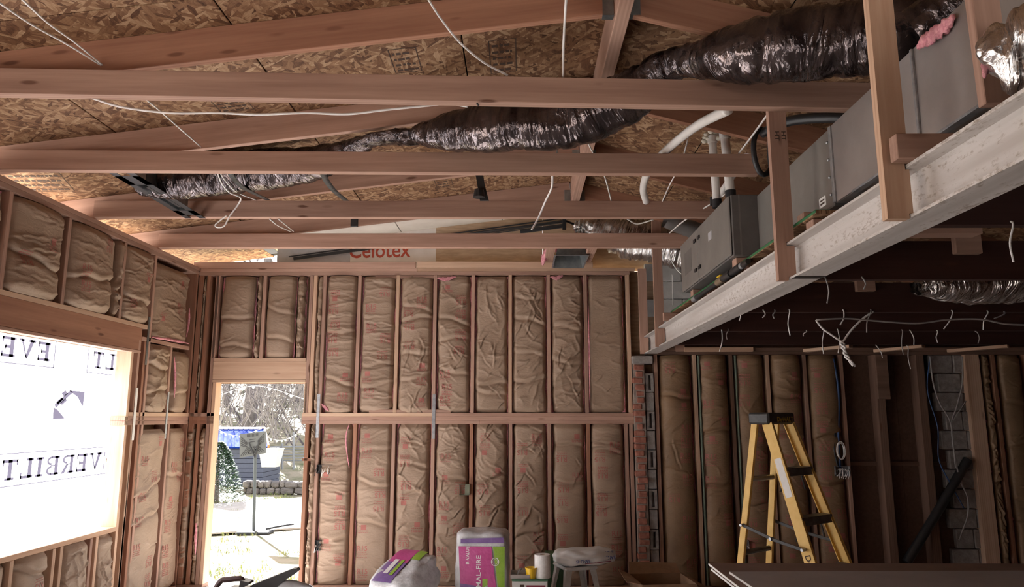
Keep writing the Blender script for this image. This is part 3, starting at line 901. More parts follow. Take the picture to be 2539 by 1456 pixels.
def batt(label, O, ux, w, h, n, seed, bulge=.028, edge=.04, style='wrinkled', folds=None, text=True, sink=.012, group='kraft-faced insulation batts', kmat=None):
    """O: lower left corner on the framing face; ux: along the wall; n: towards the room"""
    ux = Vector(ux); n = Vector(n); up = Vector((0, 0, 1)); O = Vector(O)
    rg = random.Random(seed * 31 + 7)
    if folds is None:
        folds = []; vv = rg.uniform(.15, .35)
        while vv < h - .08:
            folds.append(vv); vv += rg.uniform(.22, .55)
    nu = max(14, int(w / .0095)); nv = max(20, int(h / .0095))
    X, V, z, Xs = height_field(w, h, nu, nv, seed, bulge, edge, style, folds)
    z = z - sink
    root = thing('insulation_batt', label, 'insulation', O + ux * (w / 2), 0, group)
    # local frame: x along the wall, y = out of the wall, z up
    R = Matrix((ux, n, up)).transposed()
    root.rotation_euler = R.to_euler() if R.determinant() > 0 else (0, 0, 0)
    flip = R.determinant() < 0
    def L(p):
        """(x, out, up) -> local"""
        if not flip: return p
        q = ux * p[0] + n * p[1] + up * p[2]
        return (q.x, q.y, q.z)
    P = np.stack([Xs, z, V], -1)
    # skirt turned back into the bay
    back = P.copy(); 
    m = MB()
    vs = [L(tuple(p)) for p in P.reshape(-1, 3).tolist()]
    m.v = vs
    for j in range(nv - 1):
        for i in range(nu - 1):
            a = j * nu + i
            m.f.append((a, a + 1, a + nu + 1, a + nu))
    ring = [i for i in range(nu)] + [j * nu + nu - 1 for j in range(1, nv)] + [(nv - 1) * nu + i for i in range(nu - 2, -1, -1)] + [j * nu for j in range(nv - 2, 0, -1)]
    flatP = P.reshape(-1, 3)
    b = len(m.v)
    for i in ring:
        q = flatP[i]; m.v.append(L((q[0] * .985, q[1] - .02, q[2])))
    k = len(ring)
    for i in range(k):
        m.f.append((ring[i], b + i, b + (i + 1) % k, ring[(i + 1) % k]))
    kf = m.build('kraft_facing', kmat or M_KRAFT, root, smooth='all', fix=True)
    # fibreglass body
    pu, pv = 9, max(8, int(h / .05))
    pm = MB(); nzs = np.random.RandomState(seed + 900)
    G = np.zeros((pv, pu, 3))
    G[..., 0] = np.linspace(-w / 2 + .002, w / 2 - .002, pu)[None, :]
    G[..., 2] = np.linspace(.002, h - .002, pv)[:, None]
    G[..., 1] = -sink - edge - .012 + nzs.uniform(-.008, .006, (pv, pu))
    G[:, 1:-1, 1] -= .02
    Lg = np.array([L(tuple(p)) for p in G.reshape(-1, 3).tolist()]).reshape(pv, pu, 3)
    pm.grid(Lg)
    pm.build('fibreglass', M_PINK, root, smooth='all', fix=False)
    # red printing: R15 with rows of small unreadable print, upright on one side, upside down on the other
    if text:
        tm = MB()
        def hz(x, v_):
            fu = min(max((x / w + .5), 0), 1) * (nu - 1); fv = min(max(v_ / h, 0), 1) * (nv - 1)
            i0 = min(int(fu), nu - 2); j0 = min(int(fv), nv - 2); a = fu - i0; c = fv - j0
            return z[j0, i0] * (1 - a) * (1 - c) + z[j0, i0 + 1] * a * (1 - c) + z[j0 + 1, i0] * (1 - a) * c + z[j0 + 1, i0 + 1] * a * c
        def put(pts, faces):
            tm.add([L((x, hz(x, v_) + .0022, v_)) for x, v_ in pts], faces)
        def rect(x0, x1, v0, v1):
            nx = max(1, int((x1 - x0) / .012)); ny = max(1, int((v1 - v0) / .012))
            pts = [(x0 + (x1 - x0) * i / nx, v0 + (v1 - v0) * j / ny) for j in range(ny + 1) for i in range(nx + 1)]
            put(pts, [(j * (nx + 1) + i, j * (nx + 1) + i + 1, (j + 1) * (nx + 1) + i + 1, (j + 1) * (nx + 1) + i) for j in range(ny) for i in range(nx)])
        TV, TF = text2d('R15', 2)
        hgt = .052
        sc = hgt / TV[:, 1].max(); tw = TV[:, 0].max() * sc
        def block(xc, v0, inv):
            def T(x, y): return (xc - x, v0 - y) if inv else (xc + x, v0 + y)
            def rr(x0, x1, y0, y1):
                a, c = T(x0, y0), T(x1, y1); rect(min(a[0], c[0]), max(a[0], c[0]), min(a[1], c[1]), max(a[1], c[1]))
            kind = rg.random()
            if kind < .75:
                put([T(a * sc - tw / 2, c * sc) for a, c in TV], TF)
            else:
                rr(-.028, .028, 0, .05)
            y = -.016
            for ln in range(rg.choice([2, 3, 4])):
                x = -.055
                while x < .045:
                    l = rg.uniform(.008, .022); rr(x, min(x + l, .055), y, y + .0075); x += l + .006
                y -= .017
        vv = rg.uniform(.1, .22); inv = rg.random() < .5; side = rg.choice([-1, 1])
        while vv < h - .12:
            xo = side * w * rg.uniform(.16, .24)
            block(xo, vv + (.05 if inv else 0), inv)
            vv += rg.uniform(.13, .24)
            if rg.random() < .4: inv = not inv; side = -side
        tag(tm.build('red_print', M_PRINT, kf, smooth='all', fix=False), kind='stuff')
    return root

BN = (0, -1, 0)
def bay(label, x0, x1, z0, z1, seed, **kw):
    g = .021
    return batt(label, (x0 + g, D, z0), (1, 0, 0), x1 - x0 - 2 * g, z1 - z0, BN, seed, **kw)
ordn = ['first', 'second', 'third', 'fourth', 'fifth', 'sixth', 'seventh', 'eighth']
ups = ['wrinkled', 'wrinkled', 'crumpled', 'crumpled', 'crumpled', 'crumpled', 'crumpled', 'flat']
upf = [[.32, .85], [.28, .5], [.36, .62, 1.0, 1.12], [.42, .78, .98], [.3, .2], [.33, .62, .98, 1.22], [.3, .52, .9], []]
for i in range(8):
    bay('brown kraft-faced batt in the upper back wall, %s bay right of the doorway' % ordn[i], STUDS[i], STUDS[i + 1] - (.03 if i == 7 else 0), Z_MID + .004, Z_TOPB - .01,
        10 + i, style=ups[i], folds=upf[i], bulge=[.045, .028, .032, .034, .014, .022, .025, .004][i], text=i < 4, edge=.02 if i == 7 else .04)
los = ['wrinkled', 'flat', 'crumpled', 'crumpled', 'crumpled', 'crumpled', 'flat', 'wrinkled']
for i in range(8):
    bay('brown kraft-faced batt in the lower back wall, %s bay right of the doorway' % ordn[i], STUDS[i], STUDS[i + 1] - (.055 if i == 7 else 0), .042, Z_MIDB - .01,
        40 + i, style=los[i], bulge=[.03, .02, .035, .045, .045, .03, .035, .04][i], edge=.05, folds=[[.45], [.6, 1.0, 1.35], [.9, 1.2], [1.05], [.75, 1.05], [.5], [1.0, 1.4], [1.35]][i])
# narrow strips beside the doorway
bay('narrow upper batt strip squeezed between door stud and first wide bay', bx(777), STUDS[0] + .012, Z_MID + .004, Z_TOPB - .01, 70, style='wrinkled', text=False, bulge=.02)
bay('narrow lower batt strip in the gap right of the doorway', bx(756, 1250), STUDS[0] + .012, .042, Z_MIDB - .01, 71, style='crumpled', text=False, bulge=.03)
# over the door
xd0, xd1, xdm = bx(537, 790), bx(762, 790), bx(652, 790)
zd = zh1 + T + .004
bay('plump batt over the doorway, left of the cripple stud', xd0, xdm - .08, zd, Z_TOPB - .01, 72, style='tube', text=False, bulge=.05, folds=[.12, .42])
bay('thin rolled batt edge over the doorway beside the cripple stud', xdm - .105, xdm, zd, Z_TOPB - .01, 73, style='crumpled', text=False, bulge=.03)
bay('plump batt over the doorway, right of the cripple stud', xdm, xd1 - .12, zd, Z_TOPB - .01, 74, style='tube', text=False, bulge=.05, folds=[.2, .5])
bay('thin rolled batt edge over the doorway beside the right king stud', xd1 - .145, xd1 - .005, zd, Z_TOPB - .01, 75, style='crumpled', text=False, bulge=.03)
# left of the door
bay('narrow batt strip left of the doorway, above the mid plate', DX0 - .235, DX0 - .16, Z_MID + .004, Z_TOPB - .01, 76, style='wrinkled', text=False, bulge=.012)
bay('narrow batt strip left of the doorway, below the mid plate', DX0 - .16, DX0 - .055, .042, Z_MIDB - .06, 77, style='wrinkled', text=False, bulge=.012)
bay('dark batt strip in the corner left of the doorway', XL + .03, DX0 - .235, .042, Z_MIDB - .06, 78, style='wrinkled', text=False, bulge=.012)
# old house wall, right
rl = ['first', 'second', 'third', 'fourth', 'fifth']
for i in range(5):
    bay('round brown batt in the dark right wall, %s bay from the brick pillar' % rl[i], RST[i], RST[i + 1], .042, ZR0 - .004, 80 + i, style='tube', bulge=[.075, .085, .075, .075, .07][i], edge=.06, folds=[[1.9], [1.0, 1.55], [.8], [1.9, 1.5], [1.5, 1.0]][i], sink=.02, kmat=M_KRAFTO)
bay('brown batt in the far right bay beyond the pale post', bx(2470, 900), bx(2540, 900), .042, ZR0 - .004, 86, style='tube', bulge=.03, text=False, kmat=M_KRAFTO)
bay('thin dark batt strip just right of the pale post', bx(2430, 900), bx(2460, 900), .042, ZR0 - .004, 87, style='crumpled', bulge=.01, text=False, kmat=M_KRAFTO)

LN = (1, 0, 0)
def lbay(label, y0, y1, z0, z1, seed, **kw):
    g = .021
    return batt(label, (XL, y0 + g, z0), (0, 1, 0), y1 - y0 - 2 * g, z1 - z0, LN, seed, **kw)
zc0 = 2.597
lbay('batt over the wrapped window, cut by the left edge of the picture', WY0 - .1, ytop_studs[0], zc0, ZT0 - .005, 101, style='wrinkled', bulge=.03)
lbay('wide wrinkled batt over the wrapped window, first full bay from the left', ytop_studs[0], ytop_studs[1], zc0, ZT0 - .005, 102, style='wrinkled', bulge=.045)
lbay('folded wide batt over the wrapped window, second full bay from the left', ytop_studs[1], ytop_studs[2] - .10, zc0, ZT0 - .005, 103, style='wrinkled', bulge=.05, folds=[.26])
lbay('thin folded batt strip over the wrapped window, beside the middle stud', ytop_studs[2] - .13, ytop_studs[2], zc0, ZT0 - .005, 104, style='crumpled', bulge=.02, text=False)
lbay('narrow batt over the window end, left of the king stud', ytop_studs[2], ytop_studs[3], zc0, ZT0 - .005, 105, style='wrinkled', bulge=.04, folds=[.2])
lbay('square wrinkled batt in the upper corner of the left wall', ytop_studs[3], D - .12, 2.49, ZT0 - .05, 106, style='wrinkled', bulge=.02, folds=[])
ym = ly(420, 940)
lbay('small crumpled batt left of the short stud beside the window', ly(358, 940), ym, Z_MID + .004, 2.43, 107, style='crumpled', bulge=.05, text=False, folds=[.2, .42])
lbay('small batt with pink edge right of the short stud near the corner', ym + .06, ly(470, 940), Z_MID + .004, 2.40, 108, style='tube', bulge=.05, text=False, folds=[.2])
lbay('tall printed batt below the mid plate beside the window', ly(322, 1250), ly(404, 1250), .042, Z_MIDB - .055, 109, style='flat', bulge=.02, folds=[1.0, .75])
lbay('tall batt below the mid plate, nearest the wall corner', ly(404, 1250), ly(452, 1250), .042, Z_MIDB - .055, 110, style='flat', bulge=.02, folds=[1.1])
zs = WZ0 - T - .004
lbay('short batt under the window sill, cut by the left picture edge', WY0, ly(30, 1400), .042, zs, 111, style='flat', bulge=.03)
lbay('short batt under the sill with a red print patch', ly(30, 1400), ly(130, 1400), .042, zs, 112, style='flat', bulge=.04)
lbay('narrow batt under the sill between the paired cripple studs', ly(150, 1400), ly(222, 1400), .042, zs, 113, style='crumpled', bulge=.02, text=False)
lbay('narrow batt under the sill next to the window trimmer', ly(236, 1400), ly(285, 1400), .042, zs, 114, style='crumpled', bulge=.02, text=False)
# ------------------------------------------------------------------ furnace, coil box, plenum and platform above the beam
def bolt_box(m, x0, x1, y0, y1, z0, z1, b=.006): m.bbox(x0, x1, y0, y1, z0, z1, b); return m
FX0, FX1, FY0, FY1, FZ0, FZ1 = 1.36, 1.98, 4.57, 6.0, 2.757, 3.165
fur = thing('furnace', 'grey enamel furnace lying on its side on the platform above the beam', 'furnace', ((FX0 + FX1) / 2, (FY0 + FY1) / 2, FZ0))
inv = Matrix.Translation(-fur.location)
MB().bbox(FX0 + .012, FX1, FY0, FY1, FZ0, FZ1, .006, inv).build('cabinet', M_ENAMELD, fur)
ysp = 5.42
for y0, y1 in ((FY0 + .008, ysp - .003), (ysp + .003, FY1 - .004)):
    dr = MB().bbox(FX0 - .006, FX0 + .013, y0, y1, FZ0 + .006, FZ1 - .004, .008, inv).build('door_panel', M_ENAMEL, fur)
    for z in (FZ0 + .09, FZ1 - .09):
        yy = (ysp - .06) if y0 < ysp - .1 else (ysp + .06)
        lt = MB()
        lt.box(FX0 - .016, FX0 - .006, yy - .03, yy + .03, z - .012, z + .012, inv)
        lt.build('latch', M_BLACKP, dr)
MB().box(FX0 - .0075, FX0 - .0062, 5.62, 5.85, FZ0 + .12, FZ0 + .30, inv).build('rating_label', M_ENAMELD, fur)
MB().box(FX0 - .0075, FX0 - .0062, 5.0, 5.09, FZ0 + .22, FZ0 + .28, inv).build('sticker', M_GREYB, fur)
MB().box(FX0 + .06, FX0 + .07, FY0 - .001, FY0 + .002, FZ0, FZ1, inv).build('seam', M_ENAMEL, fur)

CX0, CX1, CY0, CY1 = 1.54, 1.98, 3.45, 4.565
CZ0, CZ1 = 2.757, 3.155
coil = thing('coil_cabinet', 'plain grey coil cabinet between the furnace and the bare metal plenum', 'cabinet', ((CX0 + CX1) / 2, (CY0 + CY1) / 2, CZ0))
inv = Matrix.Translation(-coil.location)
MB().bbox(CX0, CX1, CY0, CY1, CZ0, CZ1, .006, inv).build('body', M_ENAMEL, coil)
MB().box(CX0 - .001, CX0 + .001, CY0 + .09, CY0 + .17, CZ0 + .03, CZ0 + .08, inv).build('sticker', M_GYP, coil)
MB().box(CX0 - .0015, CX0 + .001, CY0 + .105, CY0 + .155, CZ0 + .042, CZ0 + .052, inv).build('sticker_print', M_INK, coil)
MB().box(CX0 - .0015, CX0 + .001, CY0 + .105, CY0 + .155, CZ0 + .060, CZ0 + .068, inv).build('sticker_print', M_INK, coil)
for k in range(4):
    MB().lathe([(.008, -.004), (.008, .004), (.003, .008)], 8, inv @ Matrix.Translation((CX0 - .002, CY0 + .02, CZ0 + .06 + .09 * k)) @ Matrix.Rotation(-math.pi / 2, 4, 'Y')).build('screw', M_STRAP, coil)

PY0, PY1 = 2.22, 3.447
pl = thing('sheet_metal_plenum', 'bare galvanised sheet metal plenum above the near end of the beam', 'plenum', ((CX0 + CX1) / 2, (PY0 + PY1) / 2, 2.757))
inv = Matrix.Translation(-pl.location)
ys_ = 2.66
def dented(y0, y1, seed):
    nu, nv = 40, 24
    Y, Z = np.meshgrid(np.linspace(y0, y1, nu), np.linspace(2.765, 3.155, nv))
    e = np.clip(np.minimum(np.minimum(Y - y0, y1 - Y), np.minimum(Z - 2.765, 3.155 - Z)) / .06, 0, 1)
    Xp = CX0 - e * (.004 * np.sin(Y * 7 + seed) * np.sin(Z * 11 + seed) + .003)
    mm = MB()
    mm.grid(np.stack([Xp - pl.location.x, Y - pl.location.y, Z - pl.location.z], -1))
    return mm
MB().bbox(CX0 + .008, CX1 + .1, PY0, PY1, 2.765, 3.155, .003, inv).build('box_body', M_GALV, pl)
dented(PY0, ys_, 1.0).build('side_panel', M_GALV, pl, smooth='all', fix=False)
dented(ys_ + .002, PY1 - .03, 2.3).build('side_panel', M_GALV, pl, smooth='all', fix=False)
MB().bbox(CX0 - .012, CX0 + .002, ys_ - .006, ys_ + .008, 2.765, 3.155, .003, inv).build('drive_seam', M_STRAP, pl)
MB().bbox(CX0 - .010, CX0 + .002, PY1 - .03, PY1 - .005, 2.765, 3.155, .003, inv).build('drive_seam', M_STRAP, pl)
MB().bbox(CX0 - .006, CX0 + .03, PY0, PY1 - .2, 2.757, 2.768, .002, inv).build('bottom_flange', M_STRAP, pl)

# platform: OSB deck with green sealed edges on wood blocks
dk = thing('platform_deck', 'strand board platform with green sealed edges under the furnace', 'platform', (1.7, 5.0, 2.67))
inv = Matrix.Translation(-dk.location)
for y0, y1 in ((3.30, 4.90), (4.903, 6.62)):
    MB().bbox(1.385, 2.2, y0, y1, 2.672, 2.69, .001, inv).build('osb_panel', M_OSB, dk)
    MB().box(1.3835, 1.3855, y0, y1, 2.678, 2.692, inv).build('green_edge', M_GREEN, dk)
    MB().box(1.3835, 1.45, y0, y1, 2.690, 2.6925, inv).build('green_edge', M_GREEN, dk)
def block(label, y, x0, x1, z0, z1, w=.089, mat=M_WOOD, name='wood_block'):
    o = board(name, (x0, y, (z0 + z1) / 2), (x1, y, (z0 + z1) / 2), z1 - z0, w, mat)
    return tag(o, label, 'block', 'wood blocks on the beam')
block('wood block end on the beam just in front of the near post', 2.375, 1.275, 2.2, 2.594, 2.683, .05)
block('wood block carrying the deck below the coil cabinet, near end', 3.42, 1.40, 2.2, 2.594, 2.670)
block('wood block carrying the deck under the front of the furnace', 4.42, 1.40, 2.2, 2.594, 2.670)
block('wood block carrying the deck at mid furnace length', 5.35, 1.40, 2.2, 2.594, 2.670)
block('wood block lying on the beam at the far end of the deck', 6.55, 1.30, 2.2, 2.594, 2.670, .04)
block('short wood block under the furnace, near end on the deck', 4.66, 1.40, 1.95, 2.694, 2.755)
block('short wood block under the furnace, far end on the deck', 5.85, 1.40, 1.95, 2.694, 2.755)
block('short wood block under the coil cabinet on the deck', 3.60, 1.43, 1.95, 2.694, 2.755)
block('short wood block on the deck between coil cabinet and furnace', 4.30, 1.56, 1.95, 2.694, 2.755)

# gas pipe with valve
gp = thing('gas_pipe', 'black iron gas pipe with a brass valve along the beam top', 'pipe', onX(1790, 690, 1.36))
g0 = onX(1722, 742, 1.36); g1 = onX(1855, 648, 1.36)
inv = Matrix.Translation(-gp.location)
def seg(name, t0, t1, r, mat, n=12):
    a = g0.lerp(g1, t0) - gp.location; b = g0.lerp(g1, t1) - gp.location
    return MB().tube([a, b], r, n).build(name, mat, gp, smooth=True)
seg('pipe', 0, 1, .017, M_BLACKP)
seg('end_fitting', -.02, .06, .023, M_STRAP)
M_BRASS = plain('brass_fitting', (0.50, 0.42, 0.30), .35, .8)
M_YEL = plain('yellow_plastic', (0.75, 0.50, 0.03), .4)
seg('valve', .50, .60, .024, M_BRASS)
seg('union', .62, .74, .026, M_BLACKP); seg('coupling', .77, .90, .024, M_BLACKP); seg('coupling_ring', .90, .93, .021, M_STRAP)
a = g0.lerp(g1, .55) - gp.location
MB().bbox(a.x - .02, a.x + .02, a.y - .05, a.y + .03, a.z + .024, a.z + .034, .004).build('valve_handle', M_YEL, gp)

# ------------------------------------------------------------------ insulated flexible ducts
def duct(name, label, pts, mat, seed, nseg=14, nring=44, amp=.007, ribs=0, group=None, cat='duct'):
    """pts: (x, y, z, radius, vertical squash)"""
    S = catmull(pts, nseg)
    P = [Vector(s[:3]) for s in S]
    vs = []; uvs = []; n = len(P)
    s_len = 0.0
    u = None
    rg = random.Random(seed)
    cre = [(rg.random(), rg.uniform(0, 6.28), rg.uniform(-2.2, 2.2), rg.uniform(.008, .02)) for _ in range(int(n * .5))]
    for i in range(n):
        t = (P[min(i + 1, n - 1)] - P[max(i - 1, 0)]).normalized()
        side = t.cross(Vector((0, 0, 1))).normalized(); up = side.cross(t).normalized()
        if i: s_len += (P[i] - P[i - 1]).length
        r = S[i][3]; q = S[i][4]
        for k in range(nring + 1):
            a = 2 * math.pi * k / nring
            d = noise.noise(Vector((s_len * 16, math.cos(a) * 2.2 + seed, math.sin(a) * 2.2))) * amp * 1.2
            d += abs(noise.noise(Vector((s_len * 34 + math.sin(a * 2 + seed) * .8, math.cos(a) * .9, math.sin(a) * .9 + seed)))) * amp * 1.5
            d += noise.noise(Vector((s_len * 4, math.cos(a) * 1.1, math.sin(a) * 1.1 + seed * 3))) * amp * 1.4
            for (cs, ca, sl, wd) in cre[::3]:
                x = s_len - cs * 5.0 - .03 * math.sin(a * 1.0 + ca) * sl
                if abs(x) < .06: d -= amp * 1.6 * math.exp(-abs(x) / wd)
            if ribs: d += amp * .8 * math.sin(s_len * ribs)
            rr = r * 1.0 + d
            vs.append(P[i] + side * (math.cos(a) * rr * (1 / math.sqrt(q))) + up * (math.sin(a) * rr * math.sqrt(q)))
            uvs.append((s_len, a / (2 * math.pi) * 2.0))
    m = MB(); m.v = [tuple(v) for v in vs]
    w = nring + 1
    for i in range(n - 1):
        for k in range(nring):
            m.f.append((i * w + k, i * w + k + 1, (i + 1) * w + k + 1, (i + 1) * w + k))
    me = m.mesh(name, 'all', fix=False)
    ul = me.uv_layers.new(name='jacket')
    for lp in me.loops:
        ul.data[lp.index].uv = uvs[lp.vertex_index]
    o = link(name, me, mat)
    return tag(o, label, cat, group)
def dpt(px, py, y, r, q=1.0):
    p = onY(px, py, y); return (p.x, p.y, p.z, r, q)
duct('flexible_duct', 'long dark shiny insulated flexible duct snaking over the joists', [
    dpt(2330, 40, 2.95, .15), dpt(2240, 75, 3.0, .165), dpt(2120, 98, 3.12, .17), dpt(1960, 115, 3.24, .168, .95), dpt(1830, 135, 3.36, .15, .9), dpt(1735, 150, 3.53, .10, .8), dpt(1660, 165, 3.75, .10, .8),
    dpt(1560, 240, 3.95, .145), dpt(1420, 297, 4.12, .165), dpt(1270, 312, 4.24, .158), dpt(1130, 325, 4.38, .125), dpt(1030, 338, 4.54, .075, .7), dpt(930, 345, 4.66, .055, .6), dpt(860, 375, 4.85, .085, .8),
    dpt(780, 405, 5.02, .125), dpt(660, 420, 5.13, .15), dpt(540, 432, 5.17, .155), dpt(450, 445, 5.17, .145), dpt(390, 452, 5.17, .12), dpt(350, 450, 5.17, .10)], M_FILM, 5, nseg=16)
duct('flexible_duct', 'silver foil flexible duct above the back wall behind the far post', [
    dpt(1425, 562, 7.62, .05), dpt(1462, 566, 7.58, .10), dpt(1540, 588, 7.46, .19), dpt(1620, 605, 7.36, .20), dpt(1700, 625, 7.3, .19), dpt(1790, 650, 7.3, .18)], M_FOIL, 9, nseg=14, amp=.016, ribs=130)
duct('flexible_duct', 'grey smooth flexible duct behind the furnace over the far joist', [
    dpt(1650, 545, 6.5, .07), dpt(1720, 570, 6.55, .08), dpt(1800, 590, 6.6, .08)], M_ENAMELD, 12, amp=.002)
duct('flexible_duct', 'foil wrapped duct end bulging at the top right picture corner', [
    dpt(2447, 165, 2.02, .03), dpt(2470, 150, 2.0, .09), dpt(2510, 140, 1.98, .115), dpt(2570, 125, 1.95, .13), dpt(2680, 100, 1.9, .14)], M_FOIL, 15, amp=.016)
duct('flexible_duct', 'dark jacketed duct running up behind the plenum to the roof', [
    (1.62, 2.75, 3.27, .11, 1.0), (1.78, 2.6, 3.36, .14, 1.0), (2.0, 2.4, 3.36, .15, 1.0), (2.3, 2.2, 3.28, .15, 1.0)], M_FILM, 18, amp=.012)
duct('flexible_duct', 'silver jacketed duct lying in the dark attic above old joists', [
    dpt(2270, 715, 3.95, .03, .8), dpt(2330, 705, 4.0, .10, .8), dpt(2420, 700, 4.1, .13, .8), dpt(2520, 695, 4.15, .14, .8), dpt(2620, 690, 4.2, .14, .8)], M_FOIL, 21, amp=.012)
# torn pink insulation on the plenum
def lump(name, label, pts, rad, mat, seed, cat='insulation'):
    S = catmull(pts, 6); m = MB(); vs = []; fs = []; n = 12
    rg = random.Random(seed)
    for i, s in enumerate(S):
        p = Vector(s[:3]); t = i / (len(S) - 1)
        r = rad * (math.sin(math.pi * min(max(t, .04), .96)) ** .5)
        for k in range(n):
            a = 2 * math.pi * k / n
            q = r * (.65 + .7 * rg.random())
            vs.append(p + Vector((math.cos(a) * q * .5, math.sin(a) * q * .3, math.sin(a) * q)))
    for i in range(len(S) - 1):
        for k in range(n):
            fs.append((i * n + k, i * n + (k + 1) % n, (i + 1) * n + (k + 1) % n, (i + 1) * n + k))
    fs += [tuple(range(n)), tuple((len(S) - 1) * n + k for k in range(n))]
    m.add(vs, fs)
    return tag(m.build(name, mat, smooth='all'), label, cat)
lump('insulation_scrap', 'torn pink insulation on top of the metal plenum', [onX(2275, 118, 1.52), onX(2305, 92, 1.52), onX(2340, 68, 1.52), onX(2365, 40, 1.52)], .030, M_PINK, 3)
lump('insulation_scrap', 'pink insulation at the torn end of the foil duct', [onY(2440, 190, 2.0), onY(2445, 150, 2.0), onY(2465, 115, 2.0)], .022, M_PINK, 4)
lump('insulation_scrap', 'pink insulation tuft left of the register boot over back wall', [onY(1345, 655, 7.7), onY(1350, 635, 7.6), onY(1358, 618, 7.5)], .05, M_PINK, 6)
lump('insulation_scrap', 'pink insulation roll above the register boot over back wall', [onY(1378, 622, 7.75), onY(1400, 622, 7.75), onY(1430, 624, 7.75), onY(1458, 621, 7.75)], .07, M_PINK, 7)
# register boot above the back wall
rb = thing('register_boot', 'galvanised sheet metal register boot above the right part of back wall', 'register boot', onY(1412, 660, 7.55))
q = [onY(1372, 664, 7.70), onY(1444, 664, 7.70), onY(1457, 634, 7.35), onY(1378, 634, 7.35)]
q = [p - rb.location for p in q]
ctr = sum(q, Vector()) / 4
m = MB()
inn = [ctr + (p - ctr) * .80 + Vector((0, .02, .13)) for p in q]
m.add(q + inn, [(0, 1, 5, 4), (1, 2, 6, 5), (2, 3, 7, 6), (3, 0, 4, 7), (4, 5, 6, 7)])
m.build('boot_body', M_BOOT, rb, fix=False)
m = MB()
out = [ctr + (p - ctr) * 1.10 for p in q]
m.add(q + out, [(0, 1, 5, 4), (1, 2, 6, 5), (2, 3, 7, 6), (3, 0, 4, 7)])
m.build('flange', M_STRAP, rb, fix=False)

o = board('brace_board', onY(2432, -20, 2.17), onY(2470, 262, 2.17), .089, .038, M_WOOD, None, up=(1, 0, 0))
tag(o, 'upright fir board at the near end of the metal plenum', 'board')
# ------------------------------------------------------------------ stepladder
M_FG = noisy('yellow_fibreglass_rail', (0.70, 0.44, 0.11), (0.80, 0.54, 0.17), 12, .5, bstr=.05)
M_FGD = noisy('ladder_black_plastic', (0.030, 0.029, 0.030), (0.06, 0.058, 0.058), 20, .5)
M_STEPM = noisy('worn_grey_step', (0.09, 0.085, 0.085), (0.17, 0.16, 0.16), 20, .45, .4)
M_YINK = plain('yellow_ink', (0.62, 0.42, 0.04), .5)
lad_al = math.radians(37)
lc = onY(1905, 1037, 5.05)
s_dir = Vector((math.cos(lad_al), math.sin(lad_al), 0)); t_dir = Vector((math.sin(lad_al), -math.cos(lad_al), 0))
CL, CW = .315, .165
c0 = Vector((lc.x, lc.y, 0)) + s_dir * CL / 2 - t_dir * CW / 2      # centre of the cap, on the floor
lad = thing('stepladder', 'yellow fibreglass stepladder with black cap standing in the dark right room', 'ladder', c0, lad_al - 0)
# local: x = along steps (near -> far), y = towards the back of the ladder (-t)
ZC0, ZC1 = 1.685, 1.765
def lp(s, t, z): return Vector((s, -t, z))
cp = MB().bbox(-CL / 2, CL / 2, -CW / 2, CW / 2, ZC0, ZC1, .012).build('top_cap', M_FGD, lad)
flat_text('lettering', 'DeWALT', (-CL / 2 + .10, -CW / 2 - .0015, ZC0 + .018), (1, 0, 0), (0, 0, 1), .034, M_YINK, cp, width=.19)
def frontpt(side, z, off=0.0):
    k = (ZC0 - z) / ZC0
    return lp(side * (.135 + .125 * k) + off, .055 + .58 * k, z)
def backpt(side, z):
    k = (ZC0 - z) / ZC0
    return lp(side * (.125 + .075 * k), -.05 - .26 * k, z)
def crail(name, a, b, wid, dep, wdir, mat):
    """channel rail: web facing outwards"""
    return board(name, a, b, wid, dep, mat, lad, up=wdir, bev=.002)
rails = []
for sd in (-1, 1):
    a, b = frontpt(sd, .01), frontpt(sd, ZC0 + .005)
    rl_ = crail('front_rail', a, b, .078, .006, (0, 1, 0), M_FG)
    for e in (-1, 1):
        off = Vector((-sd * .011, e * .036, 0))
        board('rail_flange', a + off, b + off, .006, .024, M_FG, lad, up=(0, 1, 0), bev=.001)
    MB().bbox(-.03, .03, -.05, .05, 0, .05, .006, Matrix.Translation(a - Vector((0, 0, .01)))).build('foot', M_FGD, lad)
    a, b = backpt(sd, .01), backpt(sd, ZC0 + .005)
    crail('rear_leg', a, b, .048, .024, (0, 1, 0), M_FG)
    MB().bbox(-.028, .028, -.035, .035, 0, .05, .006, Matrix.Translation(a - Vector((0, 0, .01)))).build('foot', M_FGD, lad)
for k, z in enumerate((1.395, 1.09, .785, .48, .175)):
    a, b = frontpt(-1, z), frontpt(1, z)
    w = b.x - a.x
    st = MB().bbox(-w / 2 + .006, w / 2 - .006, -.042, .042, -.004, .004, .002)
    st.bbox(-w / 2 + .006, w / 2 - .006, -.044, -.038, -.05, .004, .002)
    st.bbox(-w / 2 + .006, w / 2 - .006, .036, .042, -.035, .004, .002)
    so = st.build('step', M_STEPM, lad, M=Matrix.Translation((a + b) / 2))
    for sd in (-1, 1):
        br = MB().tube([Vector((sd * (w / 2 - .012), .02, -.15)), Vector((sd * (w / 2 - .09), .0, -.02))], .007, 6)
        br.build('step_brace', M_FGD, so)
for k, z in enumerate((1.31, .81, .31)):
    a, b = backpt(-1, z), backpt(1, z)
    MB().tube([a, b], .018, 8).build('rear_bar', M_GALV if k == 0 else M_STEPM, lad, smooth=True)
